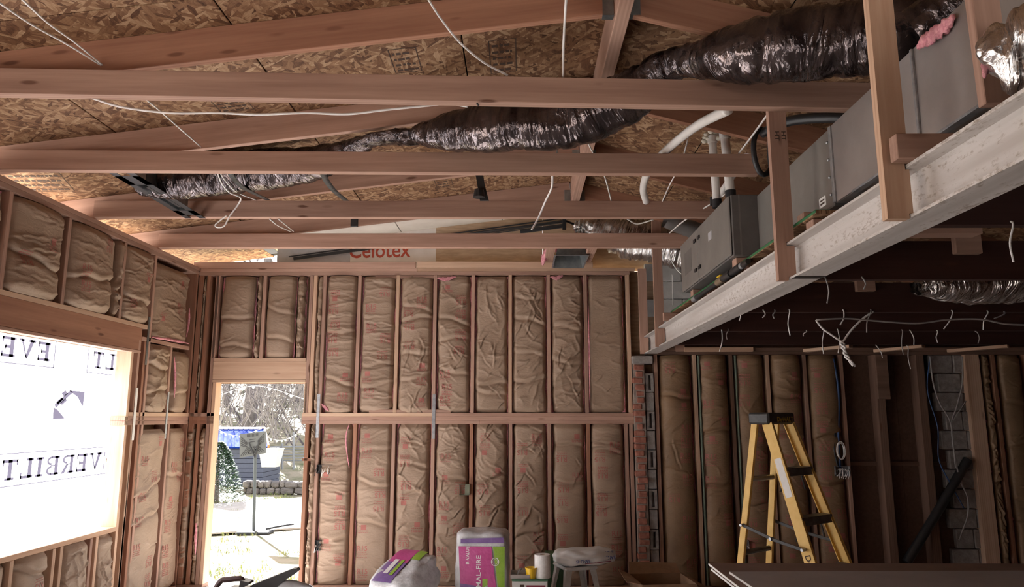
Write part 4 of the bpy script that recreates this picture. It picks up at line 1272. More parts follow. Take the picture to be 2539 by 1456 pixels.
for sd in (-1, 1):
    a = backpt(sd, 1.0); b = frontpt(sd, .905); mid = (a + b) / 2 + Vector((0, 0, -.012))
    sp = MB()
    o1 = Vector((sd * .028, 0, 0))
    board('spreader', a + o1, mid + o1, .022, .005, M_FGD, lad, up=(0, 0, 1)); board('spreader', mid + o1 * 1.2, b + o1 * 1.2, .022, .005, M_FGD, lad, up=(0, 0, 1))
    for p in (a, mid, b):
        MB().tube([p + o1 * .4, p + o1 * 1.7], .010, 8).build('pivot', M_STRAP, lad)
# print on the near front rail
def on_rail(name, txt, z_top, hgt, length, mat, plate=None):
    a, b = frontpt(-1, .01), frontpt(-1, ZC0)
    d = (b - a).normalized(); n = Vector((-1, 0, 0)); n = (n - d * n.dot(d)).normalized()
    y = d.cross(n)      # across the rail
    o = a + (b - a) * ((z_top - .01) / (ZC0 - .01)) + n * .0042
    if plate:
        m = MB(); w2 = .026
        m.add([o + y * w2, o - y * w2, o - y * w2 - d * length, o + y * w2 - d * length], [(0, 1, 2, 3)])
        return m.build(name, mat, lad, fix=False)
    s_ = 1 if y.dot(Vector((0, -1, 0))) > 0 else -1
    return flat_text(name, txt, o - y * s_ * (-hgt / 2) * -1 , -d, y * s_, hgt, mat, lad, width=length)
on_rail('safety_label', '', 1.46, .05, .26, M_GYP, plate=True)
on_rail('lettering', 'DeWALT', .87, .040, .22, M_INK)

# ------------------------------------------------------------------ drywall stack on sawhorses in front
ZD = .90
sx0 = onZ(1757, 1402, ZD + .04).x; sy1 = onZ(1757, 1402, ZD + .04).y
for i in range(4):
    z0 = ZD + i * .0132; dx = [.03, .012, .02, 0][i]; dy = [-.01, -.004, -.012, 0][i]
    o = MB().bbox(sx0 + dx, sx0 + dx + 2.44, sy1 - 1.22 + dy, sy1 + dy, z0, z0 + .0125, .001).build('drywall_sheet', M_DRYB)
    e = MB().bbox(sx0 + dx - .0015, sx0 + dx + .001, sy1 - 1.22 + dy, sy1 + dy, z0 + .001, z0 + .0115, .0005).build('gypsum_edge', M_GYP, o)
    tag(o, 'brown backed drywall sheet in the foreground stack, %s from the bottom' % ['lowest', 'second', 'third', 'fourth'][i], 'drywall', 'drywall sheets on the stack')
zt = ZD + 4 * .0132
a = onZ(1809, 1424, zt); 
M = Matrix.Translation((a.x, a.y, zt)) @ Matrix.Rotation(math.radians(1.6), 4, 'Z')
o = MB().bbox(0, 2.44, -1.22, 0, 0.0005, .0125, .001).build('drywall_sheet', M_DRYG, M=M)
MB().bbox(-.0015, .001, -1.22, 0, .0015, .0115, .0005).build('gypsum_edge', M_GYP, o)
tag(o, 'grey drywall sheet lying on top of the foreground stack', 'drywall', 'drywall sheets on the stack')
for k, x in enumerate((sx0 + .5, sx0 + 1.9)):
    sh = thing('sawhorse', 'wooden sawhorse under the %s end of the drywall stack' % ['left', 'right'][k], 'sawhorse', (x, sy1 - .61, 0), 0, 'sawhorses')
    board('top_rail', (0, -.55, ZD - .046), (0, .55, ZD - .046), .089, .038, M_WOOD, sh)
    for sy in (-1, 1):
        for sx in (-1, 1):
            board('leg', (sx * .22, sy * .5, 0.0), (sx * .035, sy * .42, ZD - .01), .038, .06, M_WOOD, sh, up=(1, 0, 0))

# ------------------------------------------------------------------ insulation bales
M_BAG = noisy('white_plastic_bag', (0.42, 0.42, 0.44), (0.58, 0.58, 0.60), 10, .35, bstr=.5, bscale=14, bdist=.02)
M_BAGP = noisy('magenta_printed_plastic', (0.42, 0.045, 0.20), (0.50, 0.075, 0.26), 6, .35, bstr=.4, bscale=12, bdist=.02)
M_BAGV = noisy('violet_printed_plastic', (0.13, 0.07, 0.22), (0.20, 0.11, 0.30), 6, .35, bstr=.4, bscale=12, bdist=.02)
M_BAGG = noisy('lime_printed_plastic', (0.20, 0.34, 0.03), (0.27, 0.42, 0.05), 6, .35, bstr=.4, bscale=12, bdist=.02)
M_BAGPK = noisy('pink_printed_plastic', (0.65, 0.22, 0.42), (0.75, 0.32, 0.5), 6, .35, bstr=.4, bscale=12, bdist=.02)
M_BAGB = noisy('blue_printed_plastic', (0.05, 0.08, 0.28), (0.08, 0.13, 0.38), 6, .35, bstr=.4, bscale=12, bdist=.02)
def pillow(w, d, h, n=(14, 10, 16), p=5.0, seed=1, amp=.008):
    """rounded bale as superellipsoid-like box; returns function (face grid) and mesh builder"""
    m = MB()
    bm = bmesh.new()
    bmesh.ops.create_cube(bm, size=2.0)
    bmesh.ops.subdivide_edges(bm, edges=bm.edges[:], cuts=11, use_grid_fill=True)
    for v in bm.verts:
        c = v.co
        q = (abs(c.x) ** p + abs(c.y) ** p + abs(c.z) ** p) ** (1 / p)
        c /= q
        nz = noise.noise(Vector((c.x * 2.5 + seed, c.y * 2.5, c.z * 2.5))) * amp * 1.5 + abs(noise.noise(Vector((c.x * 7, c.y * 7 + seed, c.z * 5)))) * amp
        l = Vector((c.x * (w / 2 + nz), c.y * (d / 2 + nz), h / 2 + c.z * (h / 2 + nz)))
        v.co = l
    bm.verts.index_update()
    m.add([v.co.copy() for v in bm.verts], [[v.index for v in f.verts] for f in bm.faces])
    bm.free()
    return m
Y2 = 6.75
b2 = thing('insulation_bale', 'tall upright bale of insulation in a magenta and green printed bag', 'insulation bale', (onY(1195, 1456, Y2).x, Y2 + .18, 0), math.radians(-3))
W2 = onY(1258, 1400, Y2).x - onY(1130, 1400, Y2).x; H2 = onY(1190, 1322, Y2).z
pillow(W2, .36, H2, p=14, seed=2).build('plastic_wrap', M_BAG, b2, smooth='all')
yf = -.186
def bpanel(name, pts, mat, dy=0.0, par=None):
    """flat print on the bale front; pts in fractions of width and height"""
    m = MB(); q = [(W2 * (a - .5), H2 * b) for a, b in pts]
    n = 6; vs = []; fs = []
    # subdivide quads so they stay close to the wrap
    (a, b, c, d) = [Vector((x, 0, z)) for x, z in q]
    for j in range(n + 1):
        for i in range(n + 1):
            u, v = i / n, j / n
            p = (a * (1 - u) + b * u) * (1 - v) + (d * (1 - u) + c * u) * v
            vs.append(Vector((p.x, yf - .003 - dy, p.z)))
    for j in range(n):
        for i in range(n):
            k = j * (n + 1) + i; fs.append((k, k + 1, k + n + 2, k + n + 1))
    m.add(vs, fs)
    return m.build(name, mat, b2, fix=False)
bpanel('magenta_print', [(.10, .40), (.80, .34), (.70, .84), (.06, .84)], M_BAGP)
bpanel('violet_print', [(.12, .02), (.84, .02), (.80, .34), (.10, .40)], M_BAGV)
bpanel('green_print', [(.90, .02), (.96, .02), (.96, .84), (.73, .84)], M_BAGG)
bpanel('top_band_print', [(.10, .875), (.95, .885), (.93, .95), (.10, .93)], M_BAGV)
M_WINK = plain('white_ink', (0.75, 0.73, 0.74), .6)
flat_text('lettering', 'R-VALUE', (W2 * (.27 - .5), yf - .006, H2 * .63), (0, 0, 1), (-1, 0, 0), .030, M_WINK, b2, width=.15)
flat_text('lettering', 'THERMAL-FIRE', (W2 * (.50 - .5), yf - .006, H2 * .12), (0, 0, 1), (-1, 0, 0), .042, M_WINK, b2, width=.44)
flat_text('lettering', 'LAB', (W2 * (.64 - .5), yf - .0065, H2 * .27), (0, 0, 1), (-1, 0, 0), .025, M_BAG, b2, width=.08)
bpanel('label_patch', [(.53, .14), (.63, .14), (.63, .46), (.53, .46)], M_BAGG, .001)
m = MB().lathe([(.030, 0), (.036, 0), (.036, .001), (.030, .001)], 20, Matrix.Translation((W2 * .275, yf - .006, H2 * .66)) @ Matrix.Rotation(math.pi / 2, 4, 'X'), False, False)
m.build('round_emblem', M_WINK, b2)
m = MB().lathe([(.020, 0), (.022, 0), (.022, .001), (.020, .001)], 20, Matrix.Translation((W2 * .275, yf - .006, H2 * .66)) @ Matrix.Rotation(math.pi / 2, 4, 'X'), False, False)
m.build('round_emblem', M_WINK, b2)

Y1b = 6.55
p1 = onY(1010, 1456, Y1b)
b1 = thing('insulation_bale', 'low rounded insulation bale in white bag with violet and pink print', 'insulation bale', (p1.x, Y1b + .22, .135), math.radians(-30))
b1.rotation_euler = (math.radians(27), 0, math.radians(-30))
H1 = .36
pillow(.46, .56, H1, p=4.2, seed=7, amp=.014).build('plastic_wrap', M_BAG, b1, smooth='all')
def cap_print(name, mat, x0, x1, y0, y1, zc):
    """print on the sloping top of the bale, pressed onto the rounded wrap"""
    w, d, h, p = .46, .56, H1, 4.2
    n = 14; vs = []; fs = []
    for j in range(n + 1):
        for i in range(n + 1):
            x = x0 + (x1 - x0) * i / n; y = y0 + (y1 - y0) * j / n
            a = min(.999, abs(x) ** p + abs(y) ** p)
            z = (1 - a) ** (1 / p)
            vs.append(Vector((x * w / 2, y * d / 2, h / 2 + z * h / 2 + zc)) + Vector((x * .012, y * .012, 0)))
    for j in range(n):
        for i in range(n):
            k = j * (n + 1) + i; fs.append((k, k + 1, k + n + 2, k + n + 1))
    MB().add(vs, fs).build(name, mat, b1, smooth='all', fix=False)
cap_print('violet_print', M_BAGV, -.62, .25, -.75, .1, .014)
cap_print('magenta_print', M_BAGP, -.62, .25, .1, .80, .014)
cap_print('green_print', M_BAGG, .27, .62, .3, .80, .014)
cap_print('label_patch', M_BAGG, -.05, .10, -.5, .2, .018)
cap_print('lettering_patch', M_WINK, -.35, -.15, -.45, .2, .018)
MB().box(-.2, .0, -.2965, -.295, .03, H1 * .4).build('pink_print', M_BAGPK, b1)

# ------------------------------------------------------------------ boxes, tray, cup, paper roll
M_BOXW = noisy('white_carton', (0.56, 0.55, 0.54), (0.66, 0.65, 0.63), 8, .7)
M_BOXG = noisy('green_carton', (0.06, 0.15, 0.085), (0.09, 0.20, 0.12), 8, .6)
M_MAROON = plain('maroon_print', (0.20, 0.02, 0.045), .6)
M_PAPER = noisy('white_tissue', (0.70, 0.69, 0.68), (0.80, 0.79, 0.78), 60, .9, bstr=.3)
M_YCUP = plain('yellow_cup_plastic', (0.80, 0.50, 0.02), .35)
Yb = 6.45
xb0, xb1 = onY(1270, 1440, Yb).x, onY(1358, 1440, Yb).x
zb1 = onY(1310, 1438, Yb).z
bxo = thing('carton', 'white carton with green lid carrying a cup, tray and paper roll', 'box', ((xb0 + xb1) / 2, Yb + .14, 0))
wbx = xb1 - xb0
MB().bbox(-wbx / 2, wbx / 2, -.14, .14, 0, zb1 - .012, .004).build('carton_body', M_BOXW, bxo)
MB().bbox(-wbx / 2 - .003, wbx / 2 + .003, -.143, .143, zb1 - .013, zb1, .003).build('lid', M_BOXG, bxo)
MB().box(-.03, wbx / 2 - .02, -.1415, -.1402, zb1 - .07, zb1 - .045).build('maroon_print', M_MAROON, bxo)
MB().box(-.085, -.05, -.1415, -.1402, zb1 - .075, zb1 - .04, Matrix.Identity(4)).build('dark_print', M_INK, bxo)
# cup
cx = onY(1317, 1430, Yb + .05)
cup = MB().lathe([(.036, 0), (.046, .06), (.048, .08), (.052, .081), (.052, .088), (.046, .088), (.043, .06), (.034, .006), (.0, .006)], 24, None, True, False)
tag(cup.build('plastic_cup', M_YCUP, smooth=True, M=Matrix.Translation((cx.x, Yb + .06, zb1))), 'small yellow plastic cup on the white carton', 'cup')
rx = onY(1344, 1420, Yb + .09)
pr = thing('paper_roll', 'white paper towel roll standing on the carton beside the yellow cup', 'paper roll', (onY(1345, 1420, Yb + .09).x, Yb + .09, zb1))
MB().lathe([(.066, 0), (.068, .003), (.068, .187), (.066, .19), (.024, .19), (.023, .186), (.022, .02)], 32, None, True, True).build('paper', M_PAPER, pr, smooth=True)
MB().lathe([(.022, .0), (.022, .1885), (.0195, .1885), (.0195, .0)], 20, None, False, False).build('core', M_KRAFT, pr, smooth=True)
tr = thing('paint_tray', 'shallow metal tray on the carton left of the yellow cup', 'tray', (onY(1288, 1425, Yb + .1).x, Yb + .12, zb1))
m = MB().bbox(-.075, .085, -.10, .10, 0, .006, .002)
for x0, x1, y0, y1 in ((-.077, -.073, -.1, .1), (.083, .087, -.1, .1), (-.077, .087, -.102, -.098), (-.077, .087, .098, .102)):
    m.box(x0, x1, y0, y1, 0, .035)
m.build('tray_body', M_GALV, tr)
MB().bbox(-.079, .089, -.104, .104, .033, .037, .001).build('rim', M_STRAP, tr) if False else None
m = MB()
m.tube([(-.02, -.05, .02), (.0, .0, .05), (.02, .06, .055)], .006, 6); m.build('wire_handle', M_STRAP, tr)
# green box behind
gx0 = onY(1350, 1380, 7.2); gx1 = onY(1376, 1380, 7.2)
gb = thing('carton', 'dark green carton standing on end behind the paper roll', 'box', ((gx0.x + gx1.x) / 2 + .06, 7.28, 0))
MB().bbox(-.10, .10, -.08, .08, 0, onY(1360, 1373, 7.2).z, .004).build('carton_body', M_BOXG, gb)
MB().box(-.1015, -.1, -.079, .079, .01, onY(1360, 1373, 7.2).z - .01).build('side_panel', M_BOXW, gb)

# ------------------------------------------------------------------ metal stool with a bag of joint compound
M_STOOL = noisy('brushed_stool_metal', (0.52, 0.52, 0.51), (0.64, 0.64, 0.63), 20, .34, .45, .1)
Ys = 6.62
ps0, ps1 = onY(1368, 1395, Ys), onY(1470, 1395, Ys)
zs_ = onY(1420, 1408, Ys).z
stl = thing('metal_stool', 'silver metal stool carrying a bag of joint compound', 'stool', ((ps0.x + ps1.x) / 2 + .035, Ys + .17, 0), math.radians(18))
hw = .155
MB().bbox(-hw, hw, -hw, hw, zs_ - .03, zs_, .012).build('seat', M_STOOL, stl)
for sx in (-1, 1):
    for sy in (-1, 1):
        a = Vector((sx * (hw - .015), sy * (hw - .015), zs_ - .02)); b = Vector((sx * (hw + .045), sy * (hw + .045), 0))
        m = MB(); w0, w1 = .058, .03
        # bent sheet leg: L section tapering down
        for (dx, dy) in ((1, 0), (0, 1)):
            q = []
            for p, w in ((a, w0), (b, w1)):
                q.append((p, p + Vector((-sx * w * dx, -sy * w * dy, 0))))
            th = Vector((-sx * .003 * dy, -sy * .003 * dx, 0))
            vs = [q[0][0], q[0][1], q[1][1], q[1][0]]
            m.add(vs + [v + th for v in vs], [(0, 1, 2, 3), (4, 5, 6, 7), (0, 1, 5, 4), (1, 2, 6, 5), (2, 3, 7, 6), (3, 0, 4, 7)])
        m.build('leg', M_STOOL, stl)
for s_ in (-1, 1):
    board('cross_brace', (s_ * (hw + .02), -hw, .2), (s_ * (hw + .02), hw, .2), .02, .004, M_STOOL, stl)
    board('cross_brace', (-hw, s_ * (hw + .02), .17), (hw, s_ * (hw + .02), .17), .02, .004, M_STOOL, stl)
bag = thing('compound_bag', 'white paper bag of joint compound lying across the metal stool', 'bag', (onY(1450, 1385, Ys + .15).x, Ys + .17, zs_ + .001), math.radians(17))
BW, BD, BH = .56, .30, .125
pm = pillow(BW, BD, BH, p=3.2, seed=11, amp=.012)
pm.v = [(x, y, z - .02 * (x / (BW / 2)) ** 2 * 0 + .03 * max(0, x) ) for x, y, z in pm.v]
pm.build('paper_sack', M_BOXW, bag, smooth='all')
flat_text('lettering', 'EASY', (BW * .40, -BD * .40, BH * .95), (-1, 0, 0), (0, .35, -1), .028, M_BAGB, bag, width=.08)
flat_text('lettering', 'SAND 45', (BW * .42, -BD * .47, BH * .66), (-1, 0, -.05), (0, -.1, -1), .030, M_BAGB, bag, width=.15)
flat_text('lettering', 'SAND 45', (-BW * .02, -BD * .52, BH * .50), (-1, 0, 0), (0, -.1, -1), .028, M_BAGB, bag, width=.13)
MB().box(-BW * .1, BW * .34, -BD * .505, -BD * .5, BH * .22, BH * .27, Matrix.Translation((0, -.004, 0)) @ Matrix.Rotation(-.05, 4, 'Y')).build('maroon_stripe', M_MAROON, bag)

# ------------------------------------------------------------------ open cardboard box
M_CARD = noisy('brown_cardboard', (0.27, 0.165, 0.10), (0.36, 0.23, 0.145), 9, .85, bstr=.1)
pc0, pc1 = onY(1585, 1425, 6.5), onY(1725, 1425, 6.5)
cb = thing('cardboard_box', 'open brown cardboard box on the floor below the brick pillar', 'box', ((pc0.x + pc1.x) / 2, 6.75, 0), math.radians(6))
cw = (pc1.x - pc0.x) / 2; ch = onY(1650, 1452, 6.5).z; cd = .22
for nm, x0, x1, y0, y1 in (('side', -cw, -cw + .005, -cd, cd), ('side', cw - .005, cw, -cd, cd), ('side', -cw, cw, -cd, -cd + .005), ('side', -cw, cw, cd - .005, cd)):
    MB().box(x0, x1, y0, y1, 0, ch).build('box_side', M_CARD, cb)
MB().box(-cw, cw, -cd, cd, 0, .005).build('box_bottom', M_CARD, cb)
def flap(pts):
    a, b, c, d = [Vector(p) for p in pts]; n = (b - a).cross(c - a).normalized() * .004
    m = MB(); m.add([a, b, c, d, a + n, b + n, c + n, d + n], [(0, 1, 2, 3), (7, 6, 5, 4), (0, 4, 5, 1), (1, 5, 6, 2), (2, 6, 7, 3), (3, 7, 4, 0)])
    m.build('flap', M_CARD, cb)
flap([(-cw, -cd, ch), (-cw, cd, ch), (-cw - .11, cd * .9, ch + .05), (-cw - .13, -cd * .9, ch + .02)])
flap([(-cw, cd, ch), (cw, cd, ch), (cw * .95, cd + .10, ch + .07), (-cw * .9, cd + .09, ch + .09)])
flap([(cw, -cd, ch), (cw, cd, ch), (cw + .10, cd * .85, ch - .04), (cw + .12, -cd * .85, ch - .05)])
flap([(-cw, -cd, ch), (cw, -cd, ch), (cw * .9, -cd - .12, ch - .06), (-cw * .95, -cd - .10, ch - .04)])

# ------------------------------------------------------------------ black tool with arm and hose in front of the doorway
Yt = 5.6
tl = thing('power_tool', 'black plastic tool with maroon grip and long arm in front of the doorway', 'tool', (onY(630, 1456, Yt).x, Yt, 0))
zt0 = onY(580, 1456, Yt).z
def TP(px, py, dy=0.0):
    p = onY(px, py, Yt + dy); return p - tl.location
m = MB().bbox(-.24, .22, -.16, .16, .0, zt0 - .01, .05); m.build('housing', M_BLACKP, tl, smooth=True)
g = [TP(535, 1458), TP(548, 1441), TP(560, 1438), TP(590, 1435), TP(600, 1437), TP(604, 1447)]
M_GRIP = plain('dark_maroon_grip', (0.055, 0.02, 0.02), .55)
MB().tube([Vector(s) for s in catmull([tuple(p) for p in g], 5)], .020, 8).build('grip', M_GRIP, tl, smooth=True)
poly = [(618, 1458), (628, 1449), (728, 1409), (738, 1408), (743, 1414), (735, 1421), (702, 1442), (698, 1460)]
q = [TP(*p) for p in poly]
MB().prism([(p.x, p.z) for p in q], -.03, .03, lambda a, b, d: Vector((a, d, b))).build('arm', M_BLACKP, tl)
poly = [(602, 1436), (622, 1441), (624, 1446), (612, 1452), (598, 1455)]
q = [TP(*p) for p in poly]
MB().prism([(p.x, p.z) for p in q], -.05, .05, lambda a, b, d: Vector((a, d, b))).build('chute', M_BLACKP, tl)
hp = catmull([tuple(TP(690, 1462)), tuple(TP(705, 1451)), tuple(TP(725, 1451)), tuple(TP(745, 1456)), tuple(TP(770, 1466, .05)), tuple(TP(800, 1500, .1))], 12)
rs = [.032 + .004 * (i % 2) for i in range(len(hp))]
MB().tube([Vector(p) for p in hp], rs, 12).build('ribbed_hose', M_GREYB, tl, smooth='all')
# ------------------------------------------------------------------ outdoors
ZG = -0.5
M_GRASS = noisy('dry_winter_lawn', (0.10, 0.12, 0.05), (0.30, 0.26, 0.19), 1.6, .95, bstr=.6, bscale=9, bdist=.05, lo=.3, hi=.6, rnd=False)
M_PATH = noisy('pale_gravel', (0.36, 0.33, 0.31), (0.46, 0.43, 0.40), 6, .95, rnd=False)
M_PATHL = noisy('side_yard_bounce_ground', (0.50, 0.47, 0.43), (0.62, 0.58, 0.54), 5, .95, rnd=False)  # unseen ground made pale to throw sunlight up through the openings
nx, ny = 60, 60
gx_, gy_ = np.meshgrid(np.linspace(-45, 35, nx), np.linspace(D + .16, 75, ny))
gz_ = np.where(gy_ > 26, ZG + (gy_ - 26) * .16, ZG) + .04 * np.sin(gx_ * 1.3) * np.sin(gy_ * .9) - .0
gz_[0, :] = ZG
g = MB().grid(np.stack([gx_, gy_, gz_], -1)).build('ground', M_GRASS, smooth='all', fix=False)
tag(g, kind='structure')
g2 = MB().box(-45, XL - .16, -30, D + .16, ZG - .1, ZG).build('ground', M_PATHL); tag(g2, kind='structure')
g3 = MB().box(XL - .16, 35, -30, YREAR - .4, -.3, -.13).build('driveway', M_PATH); tag(g3, kind='structure')
pth = MB().prism([(onZ(512, 1235, ZG).x - 3, onZ(600, 1305, ZG).y), (onZ(560, 1310, ZG).x - 2, onZ(560, 1350, ZG).y), (onZ(745, 1300, ZG).x + 2, onZ(745, 1300, ZG).y), (onZ(745, 1225, ZG).x + 2, onZ(745, 1225, ZG).y)], ZG + .02, ZG + .05, lambda a, b, d: Vector((a, b, d))).build('ground_path', M_PATH)
tag(pth, kind='structure')
# grass tufts
M_BLADE = noisy('grass_blade', (0.14, 0.22, 0.06), (0.42, 0.40, 0.20), 3, .9)
m = MB(); rg = random.Random(4)
for i in range(2600):
    y = 8.4 + (rg.random() ** 1.6) * 16; x = -.42 * y + rg.uniform(-2.2, 2.4)
    if noise.noise(Vector((x * .8, y * .8, 0))) < -.05: continue
    for k in range(4):
        a = rg.uniform(0, 6.28); h = rg.uniform(.04, .11); b = Vector((x + rg.uniform(-.06, .06), y + rg.uniform(-.06, .06), ZG))
        dx = Vector((math.cos(a), math.sin(a), 0))
        m.add([b - dx * .008, b + dx * .008, b + Vector((rg.uniform(-.05, .05), rg.uniform(-.05, .05), h))], [(0, 1, 2)])
tag(m.build('lawn_grass', M_BLADE, fix=False), 'short patchy winter grass outside the doorway', 'grass', kind='stuff')

# backboard on a pole
Yh = 14.6
M_BB = plain('grey_backboard_plastic', (0.10, 0.11, 0.12), .8)
M_BBD = plain('dark_backboard_ribs', (0.02, 0.022, 0.028), .7)
M_POLE = plain('blue_grey_pole', (0.06, 0.075, 0.09), .6)
hb = thing('basketball_hoop', 'grey patterned backboard on a thin pole standing on the lawn', 'basketball hoop', (onY(630, 1318, Yh).x, Yh, ZG))
def HPt(px, py, dy=0.0): return onY(px, py, Yh + dy) - hb.location
c = [HPt(594, 1077), HPt(659, 1069), HPt(658, 1124), HPt(594, 1136)]
def bl(u, v): return (c[0] * (1 - u) + c[1] * u) * (1 - v) + (c[3] * (1 - u) + c[2] * u) * v
m = MB(); q = [p for p in c]; n_ = Vector((0, .04, 0))
m.add(q + [p + n_ for p in q], [(0, 1, 2, 3), (7, 6, 5, 4), (0, 4, 5, 1), (1, 5, 6, 2), (2, 6, 7, 3), (3, 7, 4, 0)])
bbm = m.build('backboard', M_BB, hb)
def slot(u0, v0, u1, v1, w=.028):
    d = Vector((u1 - u0, v1 - v0)); nn = Vector((-d.y, d.x)).normalized() * w / 2
    pts = [(u0 + nn.x, v0 + nn.y), (u1 + nn.x, v1 + nn.y), (u1 - nn.x, v1 - nn.y), (u0 - nn.x, v0 - nn.y)]
    m = MB(); m.add([bl(*p) + Vector((0, -.004, 0)) for p in pts], [(0, 1, 2, 3)])
    m.build('rib_slot', M_BBD, bbm, fix=False)
for i in range(9):
    u = .30 + .05 * i; slot(u, .05, u, .18 + .02 * abs(4 - i) * 0)
for i in range(5):
    o = .09 * i
    slot(.05, .12 + o, .30 - .0 * i, .42 + o * .5 if i < 3 else .5 + o * .3)
    slot(.95, .10 + o, .70, .40 + o * .5 if i < 3 else .5 + o * .3)
for i in range(4):
    o = .085 * i
    slot(.05 + o, .92, .30 + o * .7, .62); slot(.95 - o, .90, .70 - o * .7, .60)
for i in range(3): slot(.32, .9 - .06 * i, .68, .88 - .06 * i)
slot(.38, .30, .62, .30); slot(.40, .40, .60, .40)
MB().tube([HPt(632, 1135, -.04), HPt(617, 1097, -.04)], .014, 6).build('bracket_arm', M_BBD, hb)
MB().tube([HPt(632, 1135, -.04), HPt(643, 1093, -.04)], .014, 6).build('bracket_arm', M_BBD, hb)
MB().tube([HPt(633, 1125, .05), HPt(629, 1318, .05)], .030, 10).build('pole', M_POLE, hb, smooth=True)
m = MB().bbox(-.30, .34, -.2, .2, 0, .06, .02); m.build('base', M_BBD, hb)
MB().tube([HPt(660, 1312, 0), HPt(690, 1306, .3), HPt(728, 1300, .6)], .02, 6).build('base_rail', M_BBD, hb)

# trees and brush on the slope
M_BARK = noisy('grey_bark', (0.12, 0.11, 0.11), (0.20, 0.18, 0.18), 8, .95, bstr=.6)
M_TWIG = noisy('pale_bare_twigs', (0.22, 0.20, 0.20), (0.40, 0.37, 0.36), 2, .9)
M_TWIGD = noisy('purple_grey_twigs', (0.10, 0.09, 0.105), (0.19, 0.17, 0.19), 2, .9)
M_LEAF = noisy('evergreen_needles', (0.025, 0.06, 0.035), (0.06, 0.12, 0.06), 3, .8)
def branch(m, p, d, L, r, depth, rg):
    q = p + d * L * .5 + Vector((rg.uniform(-.1, .1), rg.uniform(-.1, .1), rg.uniform(-.05, .1))) * L
    e = q + (d + Vector((rg.uniform(-.3, .3), rg.uniform(-.3, .3), rg.uniform(-.1, .25)))).normalized() * L * .5
    m.tube([p, q, e], [r, r * .8, r * .55], 3, caps=False)
    if depth:
        for k in range(rg.choice([2, 3, 3])):
            nd_ = (d + Vector((rg.uniform(-.9, .9), rg.uniform(-.9, .9), rg.uniform(-.35, .6)))).normalized()
            branch(m, q.lerp(e, rg.random()), nd_, L * rg.uniform(.5, .8), r * .55, depth - 1, rg)
def shrub(label, px, py, Y, ht, n, mat, seed, spread=1.0, group='bare shrubs on the slope'):
    p = onY(px, py, Y)
    sh = thing('bare_shrub', label, 'shrub', (p.x, Y, p.z), 0, group)
    m = MB(); rg = random.Random(seed)
    for i in range(n):
        d = Vector((rg.uniform(-.8, .8) * spread, rg.uniform(-.5, .5), 1)).normalized()
        branch(m, Vector((rg.uniform(-.9, .9) * spread, rg.uniform(-.5, .5), 0)), d, ht * rg.uniform(.35, .6), .028, 4, rg)
    o = m.build('twigs', mat, sh, fix=False)
    tag(o, kind='stuff')
shl = [('bare twiggy shrub at the upper left of the doorway view', 560, 1075, 30, 3.8, 13, M_TWIG, 1), ('bare twiggy shrub behind the tree trunk', 610, 1085, 31, 4.2, 14, M_TWIGD, 2), ('bare twiggy shrub above the shed roof', 655, 1090, 30, 3.8, 13, M_TWIG, 3),
       ('bare twiggy shrub right of the shed', 705, 1100, 29, 3.6, 14, M_TWIG, 4), ('bare twiggy shrub at the right edge of the doorway view', 745, 1105, 31, 4.4, 13, M_TWIGD, 5), ('taller pale shrub at the back of the slope', 680, 1060, 36, 4.6, 14, M_TWIG, 6), ('taller grey shrub at the back left of the slope', 590, 1050, 37, 5.0, 14, M_TWIGD, 7)]
for a in shl: shrub(*a)
tp_ = onY(612, 1075, 33)
tree = thing('bare_tree', 'bare tree with a thick grey trunk seen through the doorway', 'tree', (tp_.x, 33, tp_.z))
MB().tube([(0, 0, -.6), (.15, 0, 2), (.35, 0, 4.2), (.5, 0, 8)], [.34, .30, .26, .18], 10).build('trunk', M_BARK, tree, smooth=True)
m = MB(); rg = random.Random(21)
for i in range(16):
    z = rg.uniform(2.2, 7)
    branch(m, Vector((.3, 0, z)), Vector((rg.uniform(-1, 1), rg.uniform(-.6, .6), rg.uniform(.2, .8))).normalized(), 2.2, .06, 3, rg)
tag(m.build('branches', M_BARK, tree, fix=False), kind='stuff')
tp2 = onY(648, 985, 40)
tree2 = thing('bare_tree', 'thin bare tree with spreading branches far up the slope', 'tree', (tp2.x, 40, tp2.z - 1.5))
MB().tube([(0, 0, -.5), (0, 0, 3), (.2, 0, 7)], [.14, .11, .05], 8).build('trunk', M_BARK, tree2)
m = MB()
for i in range(22):
    z = rg.uniform(1.5, 6)
    branch(m, Vector((0, 0, z)), Vector((rg.uniform(-1, 1), rg.uniform(-.6, .6), rg.uniform(.1, .7))).normalized(), 1.8, .045, 3, rg)
tag(m.build('branches', M_TWIGD, tree2, fix=False), kind='stuff')
def evergreen(name, label, base, ht, rad, seed, n=1600, leaf=.16, mat=M_LEAF, cat='shrub'):
    ev = thing(name, label, cat, base)
    MB().tube([(0, 0, -.2), (0, 0, ht * .8)], [rad * .12, rad * .03], 6).build('trunk', M_BARK, ev)
    m = MB(); rg = random.Random(seed)
    for i in range(n):
        t = rg.random() ** .8; a = rg.uniform(0, 6.28)
        r = rad * (1 - t) ** .6 * (.55 + .45 * rg.random())
        c = Vector((math.cos(a) * r, math.sin(a) * r, ht * (.04 + .94 * t)))
        o_ = Vector((math.cos(a), math.sin(a), rg.uniform(-.3, .5))).normalized(); s_ = Vector((-math.sin(a), math.cos(a), rg.uniform(-.5, .5))).normalized()
        l = leaf * rg.uniform(.6, 1.4)
        m.add([c, c + o_ * l * .5 + s_ * l * .3, c + o_ * l, c + o_ * l * .5 - s_ * l * .3], [(0, 1, 2, 3)])
    tag(m.build('foliage', mat, ev, fix=False), kind='stuff')
pe = onY(548, 1190, 20)
evergreen('evergreen_bush', 'dark green bush at the left edge of the doorway view', (pe.x - .1, 20, ZG - .05), onY(545, 1090, 20).z - ZG, .72, 3, 6000, .075)
